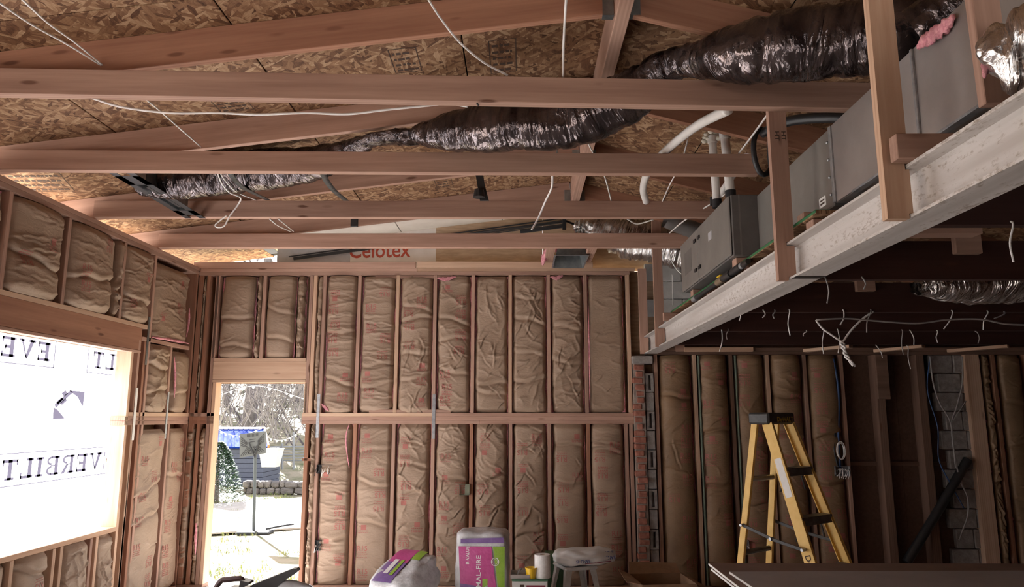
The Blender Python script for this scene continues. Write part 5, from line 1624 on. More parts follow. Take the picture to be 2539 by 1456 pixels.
for k, (px, ht, rad, Y, lb) in enumerate(((556, 8.5, 1.9, 44, 'far left'), (738, 9, 2.2, 46, 'far right'), (690, 8, 1.6, 50, 'middle back'))):
    p = onY(px, 1060, Y)
    evergreen('evergreen_tree', 'dark evergreen tree on the slope, %s of the doorway view' % lb, (p.x, Y, ZG + (Y - 26) * .16), ht, rad, 30 + k, 1500, .5, M_LEAF, 'tree')

# shed with blue metal roof
M_BLUER = plain('blue_metal_roof', (0.010, 0.035, 0.24), .95, spec=.05)
M_SID = plain('grey_blue_siding', (0.10, 0.115, 0.17), .7)
M_ORG = plain('orange_stained_wood', (0.50, 0.20, 0.05), .6)
Ysd = 24.0
shd = thing('garden_shed', 'small shed with bright blue ribbed roof and orange barge board', 'shed', (onY(590, 1170, Ysd).x, Ysd, ZG))
def SP(px, py, dy=0.0): return onY(px, py, Ysd + dy) - shd.location
r0, r1 = SP(505, 1066, 2.2), SP(652, 1066, 2.2); e0, e1 = SP(500, 1112), SP(662, 1112)
m = MB(); th = Vector((0, -.01, .05))
m.add([e0, e1, r1, r0, e0 + th, e1 + th, r1 + th, r0 + th], [(0, 1, 2, 3), (7, 6, 5, 4), (0, 4, 5, 1), (1, 5, 6, 2), (2, 6, 7, 3), (3, 7, 4, 0)])
rf = m.build('roof', M_BLUER, shd)
for i in range(13):
    t = i / 12; a = e0.lerp(e1, t) + th; b = r0.lerp(r1, t) + th
    MB().tube([a, b], .018, 4).build('roof_rib', M_BLUER, rf)
board('ridge_cap', r0 + th, r1 + th, .10, .25, M_GYP, shd)
board('barge_board', e1 + Vector((.05, 0, .0)), r1 + Vector((.05, 0, 0)), .22, .05, M_ORG, shd)
wa, wb_ = SP(515, 1114, .3), SP(655, 1114, .3)
for i in range(8):
    z0 = i * (wa.z) / 8
    MB().bbox(wa.x, wb_.x, .28 - .004 * (i % 2), 2.0, z0, z0 + wa.z / 8 - .012, .004).build('siding_board', M_SID, shd)
# fence of horizontal rails
M_RAILM = plain('grey_fence_metal', (0.25, 0.27, 0.30), .5)
fc = thing('wire_fence', 'low grey fence of horizontal rails right of the shed', 'fence', onY(705, 1160, 25.5))
for i in range(6):
    a = onY(658, 1108 + i * 7, 25.5) - fc.location; b = onY(760, 1107 + i * 7, 25.5) - fc.location
    MB().tube([a, b], .018, 4).build('rail', M_RAILM, fc)
for px in (662, 700, 728, 757):
    MB().tube([onY(px, 1072 if px == 728 else 1100, 25.5) - fc.location, onY(px, 1165, 25.5) - fc.location], .04, 6).build('fence_post', M_RAILM, fc)
# planter, stone wall
pp = onY(672, 1140, 23.2)
pt = MB().lathe([(.30, 0), (.42, .52), (.45, .55), (.40, .56), (.0, .5)], 4, Matrix.Rotation(math.pi / 4, 4, 'Z'))
tag(pt.build('planter_box', M_GYP, M=Matrix.Translation((pp.x, 23.2, pp.z - .22))), 'white square planter standing right of the shed', 'planter')
M_STONE = noisy('grey_stone', (0.13, 0.12, 0.12), (0.24, 0.22, 0.21), 5, .95, bstr=.5)
sw = struct('wall_garden')
rg = random.Random(8)
x0 = onY(598, 1175, 22).x; x1 = onY(748, 1175, 22).x; x = x0
while x < x1:
    w = rg.uniform(.16, .42)
    for j in range(2):
        M = Matrix.Translation((x + w / 2 + (.12 if j else 0), 22 + rg.uniform(-.05, .05), ZG + .13 + j * .19)) @ Matrix.Rotation(rg.uniform(-.08, .08), 4, 'Z')
        pillow(w * .96, .35, .18 + .03 * rg.random(), p=4, seed=int(x * 10) + j).build('stone', M_STONE, sw, M=M @ Matrix.Translation((0, 0, -.13)))
    x += w
# string lights and light ornament
M_BULB = plain('white_bulb_glass', (0.85, 0.85, 0.82), .3)
def strand(label, pts, nb, seed):
    st = thing('string_lights', label, 'string lights', pts[0])
    P = [Vector(s) - pts[0] for s in catmull([tuple(p) for p in pts], 10)]
    MB().tube(P, .006, 4).build('wire', M_CABLE, st)
    for i in range(nb):
        p = P[int((i + .5) / nb * (len(P) - 1))]
        MB().lathe([(.0, -.07), (.03, -.04), (.03, -.01), (.012, .0)], 8, Matrix.Translation(p)).build('bulb', M_BULB, st)
strand('string lights sagging in front of the blue shed roof', [onY(535, 1060, 19), onY(560, 1075, 19), onY(600, 1080, 19), onY(650, 1062, 19)], 7, 1)
strand('string lights across the right half of the doorway view', [onY(655, 1082, 22), onY(690, 1092, 22), onY(720, 1085, 22), onY(755, 1065, 22)], 8, 2)
strand('upper string lights crossing below the door header', [onY(535, 985, 16), onY(590, 965, 16), onY(650, 958, 16), onY(755, 990, 16)], 6, 3)
# ------------------------------------------------------------------ old house side: dark joists, blocks, brick pillar, block column
OJY = [2.58, 3.64, 4.81, 5.88, 7.0]
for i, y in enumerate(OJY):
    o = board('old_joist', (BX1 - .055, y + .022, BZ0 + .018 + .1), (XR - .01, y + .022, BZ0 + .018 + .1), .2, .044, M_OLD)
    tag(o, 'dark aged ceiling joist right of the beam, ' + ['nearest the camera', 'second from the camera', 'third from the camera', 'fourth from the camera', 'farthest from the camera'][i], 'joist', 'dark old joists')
def rblock(label, px0, px1, py0, py1, y, dpt_=.25, mat=M_WOOD):
    a = onY(px0, py1, y); b = onY(px1, py0, y)
    o = MB().bbox(a.x, b.x, y, y + dpt_, a.z, b.z, .003).build('wood_block', mat)
    tag(o, label, 'block')
rblock('wood block hanging between the nearest dark joists', 2372, 2430, 556, 628, OJY[1] - .04, .038)
rblock('wood block between second and third dark joists', 2126, 2170, 692, 722, OJY[2] - .04, .038)
rblock('short fir offcut on the right wall plate by the beam end', 1676, 1698, 856, 872, D - .02, .08)
rblock('long fir board lying over the right wall plate near the beam', 1698, 1868, 861, 872, D - .05, .05, M_WOODP)
for k, (p0, p1, lb) in enumerate((((1996, 872), (2110, 858), 'left'), ((2170, 873), (2290, 860), 'middle'), ((2350, 873), (2500, 858), 'right'))):
    a = onY(*p0, D - .06); b = onY(*p1, D - .9)
    b = Vector((a.x + (b.x - a.x) * .9 + .25, D - 1.0 - .6, a.z + .03))
    a.y = D - .06
    a = onY(p0[0], p0[1] - 2, 7.35); b = onY(p1[0], p1[1] + 4, 7.06)
    b = onY(p1[0], p1[1], 7.0)
    a.z = min(a.z, BZ0 + .012 - .016); b.z = BZ0 + .016 - .016
    o = board('loose_board', a, b, .03, .085, M_WOODP)
    tag(o, 'pale board sticking out under the dark joists, %s one of three' % lb, 'board')
# attic clutter: pale duct board piece seen between boards
o = MB().prism([(onZ(2052, 872, 2.52).x, onZ(2052, 872, 2.52).y), (onZ(2140, 858, 2.52).x, onZ(2140, 858, 2.52).y), (onZ(2100, 856, 2.52).x, onZ(2100, 856, 2.52).y)], 2.52, 2.54, lambda a, b, d: Vector((a, b, d))).build('metal_sheet', M_BOOT)
tag(o, 'grey metal sheet offcut above the right wall plate', 'sheet metal')

# brick and block pillar between both walls: end of the old cut-off wall
pil = struct('wall_pillar')
rg = random.Random(12)
pxb0, pxb1 = bx(1571, 1100), bx(1603, 1100)
zb_ = 0.10
k = 0
bw_ = pxb1 - pxb0
while zb_ < ZR0 - .12:
    out = .015 * (k % 2) + rg.uniform(-.008, .008)
    x0 = pxb0 + rg.uniform(.0, .04); x1 = pxb1 - rg.uniform(.0, .045)
    M = Matrix.Translation(((x0 + x1) / 2, D + .02 + out, zb_ + .030)) @ Matrix.Rotation(rg.uniform(-.05, .05), 4, 'Y') @ Matrix.Rotation(rg.uniform(-.08, .08), 4, 'Z')
    MB().bbox(-(x1 - x0) / 2, (x1 - x0) / 2, -.09, .08, -.029, .029, .007).build('brick', M_BRICK, pil, M=M)
    zb_ += .0685; k += 1
MB().box(pxb0 + .012, pxb1 - .008, D - .045, D + .10, 0, ZR0 - .1).build('mortar_core', M_MORTAR, pil)
xc0, xc1 = bx(1604, 1100), bx(1624, 1100)
zc_ = 0.0
i = 0
while zc_ < ZR0 - .25:
    y0 = D - .03
    h = .193
    m = MB()
    # hollow block end with a slot recessed in alternate courses
    if i % 2 == 0:
        s0, s1 = xc0 + (xc1 - xc0) * .32, xc0 + (xc1 - xc0) * .68
        m.box(xc0, s0, y0, y0 + .15, 0, h); m.box(s1, xc1, y0, y0 + .15, 0, h); m.box(s0, s1, y0, y0 + .15, 0, .02); m.box(s0, s1, y0, y0 + .15, h - .02, h); m.box(s0, s1, y0 + .06, y0 + .15, .02, h - .02)
    else:
        m.bbox(xc0, xc1, y0 + .004, y0 + .15, 0, h, .004)
    m.build('concrete_block', M_CMU, pil, M=Matrix.Translation((0, 0, zc_)))
    zc_ += .2; i += 1
MB().bbox(pxb0 + .0, xc1, D - .05, D + .12, ZR0 - .10, ZR0 - .012, .01).build('cap_block', M_CMU, pil)

# painted blocks visible above the beam end
pb = struct('wall_block_infill')
for r in range(5):
    for c_ in range(3):
        x0 = onY(1644, 720, 7.92).x + c_ * .41 - (.2 if r % 2 else 0); z0 = 2.62 + r * .2
        if z0 + .19 > zr(x0 + .4) + RAF: continue
        MB().bbox(x0, x0 + .402, 7.90, 7.955, z0, z0 + .192, .005).build('concrete_block', M_CMUP, pb)

# grey block column behind the studs on the right
cc = struct('wall_column')
rg = random.Random(5)
for r in range(12):
    z0 = r * .2
    xa = bx(2372, 1390) if r < 9 else bx(2318 + (r - 9) * -4, 900)
    xa += (.0 if r % 2 else .06) + (.0 if r > 8 else (8 - r) * .0)
    xb_ = bx(2402, 900) + .02
    xs = [xa]
    while xs[-1] < xb_ - .05: xs.append(min(xb_, xs[-1] + rg.uniform(.18, .3)))
    for a, b in zip(xs[:-1], xs[1:]):
        if z0 + .19 > ZR0: continue
        MB().bbox(a + .003, b - .003, D + .06 + rg.uniform(-.012, .012), D + .13, z0, z0 + .192, .007).build('concrete_block', M_CMU, cc)
# black diagonal pipe leaning in the dark bay
o = MB().tube([onY(2248, 1395, D - .06), onY(2330, 1260, D - .03), onY(2400, 1140, D)], .045, 12).build('black_pipe', M_BLACKP, smooth=True)
tag(o, 'thick black pipe leaning diagonally in the dark right bay', 'pipe')
# green-grey conduit beside studs
for px, lb in ((1731, 'first'), (1822, 'second')):
    a = onY(px, 882, D - .012)
    o = MB().tube([(a.x, D - .014, .05), (a.x, D - .014, ZR0 - .01)], .012, 8).build('conduit', noisy('green_grey_conduit_%s' % lb, (.10, .13, .10), (.17, .20, .16), 6, .5, .4), smooth=True)
    tag(o, 'thin green grey conduit on the %s stud right of the brick pillar' % lb, 'conduit')
# ------------------------------------------------------------------ straps, electrical boxes, pipes, cables
def strap_b(label, px, py0, py1, w=.032, mat=M_STRAP):
    a = onY(px, py0, D); b = onY(px, py1, D)
    o = MB().bbox(-w / 2, w / 2, -.004, 0, 0, a.z - b.z, .0005)
    for i in range(6):
        z = (a.z - b.z) * (i + .5) / 6
        o.lathe([(.004, 0), (.003, .002)], 6, Matrix.Translation((.008 * (-1) ** i, -.004, z)) @ Matrix.Rotation(math.pi / 2, 4, 'X'))
    ob = o.build('steel_strap', mat, M=Matrix.Translation((b.x, D - .001, b.z)))
    return tag(ob, label, 'strap', 'galvanised straps')
strap_b('galvanised strap over the mid plates just right of the doorway', 786, 977, 1086)
strap_b('galvanised strap over the mid plates on the fourth stud from doorway', 1074.5, 977, 1088)
def strap_l(label, px0, py0, px1, py1, w=.032, mat=M_STRAP):
    a = onX(px0, py0, XL + .002); b = onX(px1, py1, XL + .002)
    o = MB().bbox(0, .004, -w / 2, w / 2, 0, a.z - b.z, .0005)
    for i in range(6):
        z = (a.z - b.z) * (i + .5) / 6
        o.lathe([(.004, 0), (.003, .002)], 6, Matrix.Translation((.004, .008 * (-1) ** i, z)) @ Matrix.Rotation(math.pi / 2, 4, 'Y'))
    ob = o.build('steel_strap', mat, M=Matrix.Translation((XL + .001, (a.y + b.y) / 2, b.z)))
    return tag(ob, label, 'strap', 'galvanised straps')
strap_l('white coated strap on the jamb right of the window', 340, 962, 328, 1092, .04, M_PVC)
strap_l('galvanised strap crossing the left wall mid plates', 419, 972, 408, 1088)
strap_l('grey strap on the king stud above the window corner', 371, 787, 361, 905, .034, M_BOOT)
strap_l('small pale strap near the wall corner left of the doorway', 487, 1000, 482, 1072, .026, M_WOODP)

def ebox(name, label, o, w, h, d, mat, axis='b', wires=0, seed=1, wmat=None):
    """open electrical box with wire tails"""
    t = thing(name, label, 'electrical box', o)
    m = MB(); k = .003
    m.box(-w / 2, w / 2, 0, k, -h / 2, h / 2)
    for x0, x1, z0, z1 in ((-w / 2, -w / 2 + k, -h / 2, h / 2), (w / 2 - k, w / 2, -h / 2, h / 2), (-w / 2, w / 2, -h / 2, -h / 2 + k), (-w / 2, w / 2, h / 2 - k, h / 2)):
        m.box(x0, x1, -d, k, z0, z1)
    m.build('box_shell', mat, t)
    rg = random.Random(seed)
    for i in range(wires):
        x = -w / 2 + w * (i + .5) / wires
        z = rg.uniform(-.2, .2) * h
        pts = catmull([(x, -.005, z), (x + rg.uniform(-.01, .01), -d - .01, z + .012), (x + rg.uniform(-.015, .015), -d - .022, z - .02), (x + rg.uniform(-.03, .0), -d - .012, -h / 2 - rg.uniform(.0, .03))], 5)
        MB().tube([Vector(p) for p in pts], .0035, 5).build('wire', wmat or rg.choice([M_CABLE, M_CABLE, M_BLACKP]), t)
    return t
ebox('switch_box', 'black multi-gang box with white wire loops right of the doorway', onY(806, 1163, D - .0), .165, .088, .03, M_BLACKP, wires=6, seed=2)
ebox('outlet_box', 'dark single outlet box low on the first stud right of the doorway', onY(790, 1352, D), .06, .10, .03, M_BLACKP, wires=3, seed=3)
ebox('switch_box', 'greenish switch box on the lower wall behind the tall bale', onY(1152, 1214, D - .01), .105, .11, .03, noisy('olive_box_plastic', (.16, .17, .12), (.24, .25, .18), 8, .5), wires=0)
ebox('outlet_box', 'steel outlet box low on the dark wall behind the ladder', onY(1848, 1352, D - .03), .062, .10, .03, M_STRAP, wires=2, seed=5)
ebox('junction_box', 'steel junction box full of wires on the dark right wall', onY(2086, 1168, D - .04), .15, .10, .04, M_STRAP, wires=9, seed=6)

def cable(label, pts, r=.0045, mat=M_CABLE, name='cable', cat='cable', group=None, n=8, sides=6, flat=False):
    P = [Vector(p) for p in catmull([tuple(p) for p in pts], n)]
    o = MB().tube(P, r, sides).build(name, mat, smooth='all')
    return tag(o, label, cat, group)
Y0_ = JY[0]
cable('upper of two white cables at the top left picture corner', [onY(48, -8, 2.5), onY(120, 58, 2.9), onY(185, 105, 3.25), onY(262, 168, 3.58)])
cable('lower of two white cables at the top left picture corner', [onY(-6, 4, 2.5), onY(80, 62, 2.9), onY(170, 112, 3.25), onY(260, 168, 3.58)])
cable('white cable curving down from the top edge to the nearest joist', [onY(1058, -8, 2.9), onY(1092, 45, 3.05), onY(1140, 105, 3.2), onY(1200, 155, 3.35), onY(1258, 186, 3.5)], .0055)
cable('straight white cable hanging down to the nearest joist', [onY(1404, -8, 3.0), onY(1400, 60, 3.15), onY(1397, 120, 3.3), onY(1396, 190, 3.5)], .006)
cable('long white cable sagging below the nearest joist', [onY(228, 243, 3.53), onY(300, 265, 3.56), onY(420, 280, 3.58), onY(540, 280, 3.58), onY(640, 284, 3.58), onY(760, 280, 3.58), onY(860, 283, 3.58), onY(960, 272, 3.58), onY(1060, 262, 3.58), onY(1110, 258, 3.58), onY(1160, 264, 3.56)], .006)
cable('thin white cable slanting between the two nearest joists', [onY(358, 243, 3.54), onY(400, 278, 3.8), onY(450, 322, 4.2), onY(498, 364, 4.58)], .0045)
cable('white cable looping below the silver duct end', [onY(538, 424, 4.66), onY(550, 455, 4.75), onY(570, 478, 4.85), onY(596, 490, 4.95), onY(590, 508, 5.0), onY(570, 535, 5.02), onY(556, 560, 5.04), onY(540, 564, 5.04), onY(534, 558, 5.04), onY(548, 545, 5.03), onY(562, 535, 5.02)], .0055)
cable('second white cable beside the loop under the silver duct', [onY(543, 424, 4.66), onY(560, 450, 4.8), onY(590, 478, 5.2), onY(635, 496, 5.72)], .005)
cable('left of two white cables under the third joist', [onY(668, 543, 5.78), onY(690, 560, 6.0), onY(722, 575, 6.7)], .005)
cable('right of two white cables under the third joist', [onY(690, 543, 5.78), onY(728, 574, 6.7)], .005)
cable('white cable end dangling below the third joist near the black rails', [onY(1370, 432, 4.66), onY(1368, 465, 5.0), onY(1352, 500, 5.2), onY(1335, 540, 5.3), onY(1318, 570, 5.3)], .008)
cable('short white cable end standing on the second joist', [onY(1381, 380, 4.64), onY(1381, 368, 4.64)], .008)
cable('white cable left of the white conduit under second joist', [onY(1458, 354, 4.72), onY(1478, 395, 4.9), onY(1500, 440, 5.2), onY(1516, 500, 5.8)], .006)
cable('white cable right of the white conduit', [onY(1708, 335, 4.5), onY(1690, 400, 4.9), onY(1660, 460, 5.4), onY(1642, 500, 5.74)], .005)
cable('white cable slanting behind the two white vent pipes', [onY(1906, 280, 3.56), onY(1870, 330, 4.0), onY(1832, 380, 4.6)], .006)
cable('white cable behind the vent pipes below the second joist', [onY(1820, 440, 5.4), onY(1800, 480, 5.5), onY(1700, 545, 6.0), onY(1660, 578, 6.5)], .006)
cable('thin pale cable arc under the third joist by the far post', [onY(1555, 543, 5.8), onY(1580, 555, 5.9), onY(1620, 545, 5.85)], .006)
# white conduit and vent pipes
cable('thick white flexible conduit arching between first and third joists', [onY(1806, 272, 3.62), onY(1740, 305, 4.0), onY(1690, 340, 4.4), onY(1640, 385, 4.72), onY(1605, 430, 5.1), onY(1595, 470, 5.5), onY(1602, 500, 5.72)], .028, M_PVC, 'conduit', 'conduit', n=10, sides=14)
def vent(label, px0, py0, px1, py1, y0, y1, r, cap=False):
    t = thing('vent_pipe', label, 'pipe', onY(px1, py1, y1))
    a = onY(px0, py0, y0) - t.location
    MB().tube([(0, 0, 0), a], r, 16).build('pipe', M_PVC, t, smooth=True)
    d = a.normalized()
    MB().tube([a - d * .03, a + d * .02], r * 1.22, 16).build('coupling', M_PVC, t, smooth=True)
    if cap:
        rg = random.Random(3)
        m = MB()
        for i in range(14):
            q = a + Vector((rg.uniform(-.05, .05), rg.uniform(-.05, .05), rg.uniform(-.02, .05)))
            m.lathe([(.0, -.02), (.018, -.012), (.024, 0), (.018, .012), (.0, .02)], 8, Matrix.Translation(q), False, False)
        tag(m.build('foam_collar', noisy('cream_spray_foam', (.62, .58, .48), (.72, .68, .58), 20, .9), t, smooth='all'), kind='stuff')
    MB().tube([(0, 0, -.01), (0, 0, .05)], r * 1.18, 16).build('rubber_boot', M_BLACKP, t, smooth=True)
vent('left white vent pipe rising from the furnace with foam collar', 1766, 345, 1778, 512, 5.05, 5.05, .029, True)
vent('right white vent pipe rising from the furnace', 1797, 335, 1812, 490, 4.95, 4.95, .032)
vent('slanting white vent pipe behind the furnace', 1868, 360, 1770, 505, 5.3, 5.6, .026)
# black refrigerant hose coil
P = []
for i in range(80):
    a = i / 80 * 4 * math.pi * 1.5
    r = .20 - .0012 * i
    P.append(onY(1912, 372, 4.25) + Vector((.05 * math.sin(a * .5) + math.cos(a) * r * .35, .10 * i / 80 + .25 * math.cos(a) * r, math.sin(a) * r * .95)))
o = MB().tube(P, .017, 8).build('hose_coil', M_BLACKP, smooth='all'); tag(o, 'coiled black hose above the coil cabinet behind the post', 'hose')
o = MB().tube([Vector(p) for p in catmull([tuple(onY(1890, 330, 4.3)), tuple(onY(1960, 300, 4.1)), tuple(onY(2060, 292, 3.9)), tuple(onY(2130, 300, 3.8))], 8)], .03, 10).build('hose', M_BLACKP, smooth='all'); tag(o, 'black hose running along the top of the plenum', 'hose')

# ------------------------------------------------------------------ black register frame between second and third joists
zf = Z_PLT - .004
fr = thing('ceiling_register', 'black metal mounting frame with register opening between two joists', 'register frame', onZ(390, 480, zf))
a0, a1 = onZ(265, 419, zf), onZ(456, 544, zf); b0, b1 = onZ(330, 419, zf), onZ(505, 544, zf)
ya, yb = JY[1] + .005, JY[2] + .03
xa, xb = (a0.x + a1.x) / 2, (b0.x + b1.x) / 2
L0 = fr.location
def fbox(name, x0, x1, y0, y1, z0, z1, mat):
    return MB().box(x0 - L0.x, x1 - L0.x, y0 - L0.y, y1 - L0.y, z0 - L0.z, z1 - L0.z).build(name, mat, fr)
M_FRM = noisy('black_galvanised_frame', (.035, .037, .042), (.06, .063, .07), 9, .4, .5, .05)
fbox('rail', xa, xa + .05, ya, yb, zf - .002, zf, M_FRM); fbox('rail', xb - .05, xb, ya, yb, zf - .002, zf, M_FRM)
yo0, yo1 = onZ(345, 458, zf).y, onZ(440, 522, zf).y
if yo0 > yo1: yo0, yo1 = yo1, yo0
fbox('cross_plate', xa, xb, ya + .12, yo0, zf - .002, zf, M_FRM); fbox('cross_plate', xa, xb, yo1, yb - .10, zf - .002, zf, M_FRM)
fbox('boot_side', xa + .05, xa + .053, yo0, yo1, zf, zf + .12, M_BOOT); fbox('boot_side', xb - .053, xb - .05, yo0, yo1, zf, zf + .12, M_BOOT)
fbox('boot_end', xa + .05, xb - .05, yo0, yo0 + .003, zf, zf + .12, M_BOOT); fbox('boot_end', xa + .05, xb - .05, yo1 - .003, yo1, zf, zf + .12, M_BOOT)
fbox('boot_top', xa + .05, xb - .05, yo0, yo1, zf + .117, zf + .12, M_BOOT)
fbox('damper_rod', xa + .05, xb - .05, (yo0 + yo1) / 2 + .2, (yo0 + yo1) / 2 + .206, zf + .02, zf + .026, M_STRAP)
fbox('clip', xb - .075, xb - .05, yo0 + .05, yo1 - .1, zf - .004, zf + .03, M_BLACK)
# black hanger straps round the silver duct
def hanger(label, pts, w=.045):
    P = [Vector(p) for p in catmull([tuple(q) for q in pts], 8)]
    m = MB()
    for i in range(len(P) - 1):
        d = Vector((w / 2, 0, 0)); t = Vector((0, -.002, .002))
        m.add([P[i] - d, P[i] + d, P[i + 1] + d, P[i + 1] - d, P[i] - d + t, P[i] + d + t, P[i + 1] + d + t, P[i + 1] - d + t], [(0, 1, 2, 3), (7, 6, 5, 4), (0, 4, 5, 1), (1, 5, 6, 2), (2, 6, 7, 3), (3, 7, 4, 0)])
    tag(m.build('hanger_strap', M_BLACKP, smooth='all'), label, 'strap', 'black hanger straps')
hanger('black strap wrapped round the silver duct, left one', [onY(565, 422, 4.8), onY(585, 450, 4.92), onY(610, 470, 5.1), onY(665, 497, 5.72)])
hanger('black strap wrapped round the silver duct, right one', [onY(798, 424, 4.72), onY(810, 450, 4.92), onY(830, 475, 5.1), onY(858, 498, 5.4)])
bk = thing('black_bracket', 'black plastic bracket with a cup hanging behind the second joist', 'bracket', onY(1195, 460, 5.2))
q = [onY(1177, 420, 5.2), onY(1192, 420, 5.2), onY(1212, 497, 5.2), onY(1190, 497, 5.2)]
MB().prism([(p.x - bk.location.x, p.z - bk.location.z) for p in q], -.01, .02, lambda a, b, d: Vector((a, d, b))).build('bracket_arm', M_BLACKP, bk)
q = onY(1188, 480, 5.17) - bk.location
MB().lathe([(.045, -.03), (.035, .03)], 12, Matrix.Translation(q)).build('cup', M_BLACKP, bk)
bk2 = MB().bbox(-.03, .03, -.012, .012, -.05, .03, .004).build('black_bracket', M_BLACKP, M=Matrix.Translation(onY(879, 548, 5.82)))
tag(bk2, 'small black bracket below the third joist', 'bracket')

# black rail hardware over the back wall
rlh = thing('track_rail', 'black metal track with bracket above the middle of back wall', 'track', onY(1350, 560, 7.6))
for (p0, p1, r) in (((1180, 577), (1400, 549), .012), ((1200, 582), (1398, 556), .006), ((1290, 575), (1400, 560), .022)):
    MB().tube([onY(*p0, 7.6) - rlh.location, onY(*p1, 7.6) - rlh.location], r, 6).build('track_bar', M_BLACK, rlh)
MB().bbox(-.02, .02, -.02, .02, -.06, .05, .004, Matrix.Translation(onY(1399, 556, 7.6) - rlh.location)).build('bracket', M_BLACK, rlh)
MB().tube([onY(1400, 547, 7.6) - rlh.location, onY(1432, 560, 7.7) - rlh.location], .012, 6).build('track_bar', M_BLACK, rlh)

# ------------------------------------------------------------------ cables in the dark right room
yj = OJY[2]
yc = OJY[2] - .12
cable('long grey cable running right below the dark joists', [onY(2024, 793, yc), onY(2100, 790, yc), onY(2160, 795, yc), onY(2270, 802, yc), onY(2350, 793, yc), onY(2430, 792, yc), onY(2490, 803, yc), onY(2545, 806, yc)], .006, M_CABLEG)
yk = OJY[2] - .008
tw = thing('twisted_cable', 'white cable in a Y shape twisted together at its lower end', 'cable', onY(2090, 850, yk))
def tcab(name, pts, r=.007):
    P = [Vector(p) - tw.location for p in catmull([tuple(q) for q in pts], 8)]
    MB().tube(P, r, 8).build(name, M_CABLE, tw, smooth='all')
def tws(ph):
    out = []
    base = [onY(2089, 853, yk), onY(2094, 870, yk), onY(2100, 885, yk), onY(2118, 908, yk)]
    C = catmull([tuple(p) for p in base], 8)
    for i, p in enumerate(C):
        a = i * .55 + ph
        out.append((p[0] + math.cos(a) * .011, p[1] + math.sin(a) * .011, p[2]))
    return out
tcab('cable_strand', [onY(2023, 794, yk), onY(2040, 815, yk), onY(2065, 833, yk)] + [tuple(p) for p in tws(0)[::4]])
tcab('cable_strand', [onY(2166, 773, yk), onY(2140, 790, yk), onY(2110, 820, yk), onY(2092, 845, yk)] + [tuple(p) for p in tws(math.pi)[::4]])
# short cut cable tails and staples hanging from the dark joists
tails = [(2047, 691, 2051, 752, 1), (1958, 772, 1959, 832, 2), (2092, 772, 2083, 806, 2), (2160, 772, 2149, 825, 2), (2362, 774, 2340, 816, 2), (2450, 775, 2438, 818, 2), (2140, 691, 2141, 718, 1), (2043, 822, 2042, 878, 3), (2078, 820, 2078, 876, 3), (2238, 822, 2240, 880, 3), (2258, 822, 2266, 855, 3), (2325, 823, 2325, 850, 3), (2424, 826, 2425, 852, 3), (2252, 862, 2258, 915, 4), (2175, 860, 2188, 888, 4), (1806, 819, 1803, 842, 3), (1831, 772, 1833, 796, 2), (2512, 556, 2513, 650, 0), (2492, 776, 2465, 790, 2), (2000, 822, 1992, 834, 3), (1790, 822, 1784, 872, 3), (1922, 772, 1920, 790, 2), (1894, 772, 1891, 788, 2)]
pos = ['nearest', 'second', 'third', 'fourth', 'farthest']
rank = ['leftmost', 'second from left', 'third from left', 'fourth from left', 'fifth from left', 'sixth from left', 'seventh from left', 'eighth from left', 'ninth from left', 'tenth from left']
for i, (x0, y0, x1, y1, j) in enumerate(tails):
    yy = OJY[j] - .012
    a = onY(x0, y0, yy); b = onY(x1, y1, yy)
    same = sorted(t[0] for t in tails if t[4] == j)
    mid = a.lerp(b, .5) + Vector((.012 * (-1) ** i, 0, 0))
    P = [Vector(p) for p in catmull([tuple(a + Vector((0, .03, .02))), tuple(a), tuple(mid), tuple(b)], 5)]
    o = MB().tube(P, .0042 if j > 1 else .0038, 6).build('cable_tail', M_CABLE if i % 3 else M_CABLEG, smooth='all')
    tag(o, ('short cut cable tail hanging from the %s dark joist, %s' % (pos[j], rank[same.index(x0)])) if len(same) > 1 else 'short cut cable tail hanging from the %s dark joist' % pos[j], 'cable', 'cut cable tails on the dark joists')
# cables in the block column bay and blue cables beside the junction box
cable('blue cable bundle running down to the junction box', [onY(2066, 890, D - .02), onY(2078, 960, D - .02), onY(2080, 1020, D - .02), onY(2078, 1080, D - .03), onY(2083, 1160, D - .04)], .014, M_BLUE, cat='cable')
cable('second dark cable running down to the junction box', [onY(2060, 888, D - .015), onY(2072, 950, D - .02), onY(2074, 1040, D - .02), onY(2068, 1110, D - .05), onY(2078, 1160, D - .05)], .010, M_BLACKP)
cp_ = onY(2084, 1118, D - .07)
P = [cp_ + Vector((math.cos(i * .42) * (.035 + .008 * math.sin(i * .13)), -.001 * i * .3, math.sin(i * .42) * (.085 + .01 * math.cos(i * .2)))) for i in range(70)]
o = MB().tube(P, .0045, 6).build('cable_loop', M_CABLE, smooth='all'); tag(o, 'bundle of white wire loops above the junction box', 'cable')
cable('left pale cable hanging in front of the block column', [onY(2306, 884, D - .02), onY(2314, 950, D - .03), onY(2330, 1000, D - .03), onY(2356, 1046, D - .03), onY(2364, 1110, D - .03), onY(2380, 1190, D - .03), onY(2398, 1230, D - .03), onY(2400, 1275, D - .03), onY(2385, 1320, D - .03), onY(2378, 1340, D - .03)], .008, M_CABLEG)
cable('right pale cable hanging in front of the block column', [onY(2386, 884, D - .02), onY(2386, 950, D - .03), onY(2372, 1010, D - .03), onY(2360, 1045, D - .03), onY(2362, 1090, D - .03), onY(2370, 1160, D - .03)], .008, M_CABLEG)
cable('thin blue cable crossing the dark bay to the column foot', [onY(2305, 890, D - .01), onY(2300, 970, D - .01), onY(2325, 1060, D - .01), onY(2328, 1140, D - .01), onY(2360, 1205, D - .02), onY(2390, 1260, D - .03)], .006, M_BLUE)
cable('short cable stub branching off at the column', [onY(2395, 995, D - .03), onY(2375, 1025, D - .03), onY(2362, 1045, D - .03)], .006, M_CABLEG)
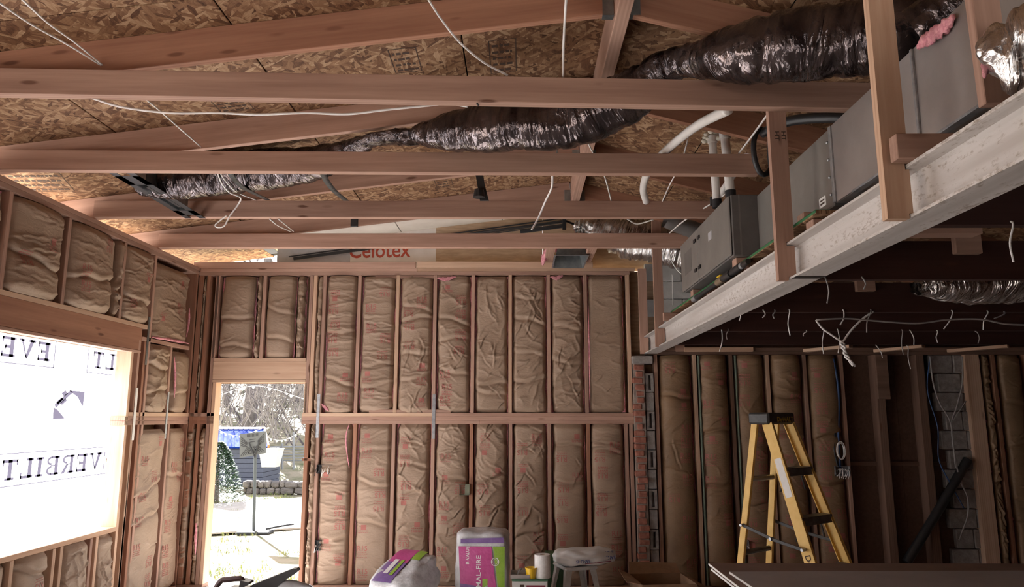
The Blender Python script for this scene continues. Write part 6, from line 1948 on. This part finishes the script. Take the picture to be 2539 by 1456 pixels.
# steel screw hook under the nearest joist, wires at the furnace
o = MB().tube([onY(1185, 252, JY[0] + .02), onY(1183, 258, JY[0] + .02), onY(1187, 262, JY[0] + .02)], .005, 6).build('screw_hook', M_BLACKP); tag(o, 'tiny hook screwed under the nearest joist', 'hook')
cable('white wire hanging beside the far post behind furnace', [onY(1660, 615, 6.9), onY(1662, 640, 6.9), onY(1676, 665, 6.9), onY(1690, 680, 6.9)], .006)
cable('white vertical wire on the painted blocks by the far post', [onY(1667, 680, 7.85), onY(1668, 720, 7.85), onY(1669, 757, 7.85)], .006)
# loose paper and pink pieces among the framing
def scrap(label, pts, r, seed): lump('insulation_scrap', label, pts, r, M_PINK, seed)
scrap('pink insulation edge at the top of the fourth upper bay', [onY(1085, 690, D - .01), onY(1105, 692, D - .02), onY(1130, 687, D - .01)], .022, 11)
scrap('pink insulation edge at the top of the seventh upper bay', [onY(1365, 687, D - .01), onY(1380, 690, D - .02), onY(1396, 684, D - .01)], .022, 12)
scrap('pink insulation strip along the eighth upper bay edge', [onY(1459, 760, D - .004), onY(1461, 850, D - .006), onY(1462, 930, D - .006), onY(1463, 1012, D - .004)], .012, 13)
scrap('pink insulation showing at the foot of the first upper bay', [onY(798, 1003, D - .02), onY(806, 1010, D - .03), onY(815, 1018, D - .02)], .020, 14)
scrap('pink insulation edge curling beside the first lower bay', [onY(866, 1052, D - .01), onY(858, 1080, D - .02), onY(860, 1120, D - .02), onY(866, 1160, D - .01)], .014, 15)
scrap('pink insulation strip at the edge of the corner batt', [onX(470, 765, XL + .02), onX(468, 800, XL + .02), onX(462, 835, XL + .02)], .02, 16)
scrap('pink insulation strip under the corner batt', [onX(376, 836, XL + .02), onX(420, 842, XL + .02), onX(468, 852, XL + .02)], .014, 17)
scrap('pink insulation patch beside the small corner batt', [onX(432, 885, XL + .02), onX(434, 930, XL + .02), onX(432, 985, XL + .02)], .022, 18)
scrap('pink insulation tongue low beside the doorway', [onY(487, 1285, D - .01), onY(485, 1320, D - .02), onY(484, 1375, D - .01)], .025, 19)

# ink grade stamps on two of the hung posts
def on_parent(parent, verts, faces, name, mat):
    inv = parent.matrix_basis.inverted()
    m = MB(); m.add([inv @ Vector(v) for v in verts], faces)
    return m.build(name, mat, parent, fix=False)
def stamp_post(parent, txt, px, py, y, h, w):
    V, F = text2d(txt)
    o = onY(px, py, y); sy = h / V[:, 1].max(); sx = w / V[:, 0].max()
    on_parent(parent, [Vector((o.x + b * sy, y, o.z - a * sx)) for a, b in V], F, 'grade_stamp', M_INK)
posts = [o for o in bpy.data.objects if o.name.startswith('hung_post')]
p1_ = [o for o in posts if 'hanging from nearest joist' in o['label']][0]
yfp = p1_.location.y - .0200
for dx in (0, 16):
    stamp_post(p1_, 'HT', 1921 + dx, 326, yfp, .022, .05)
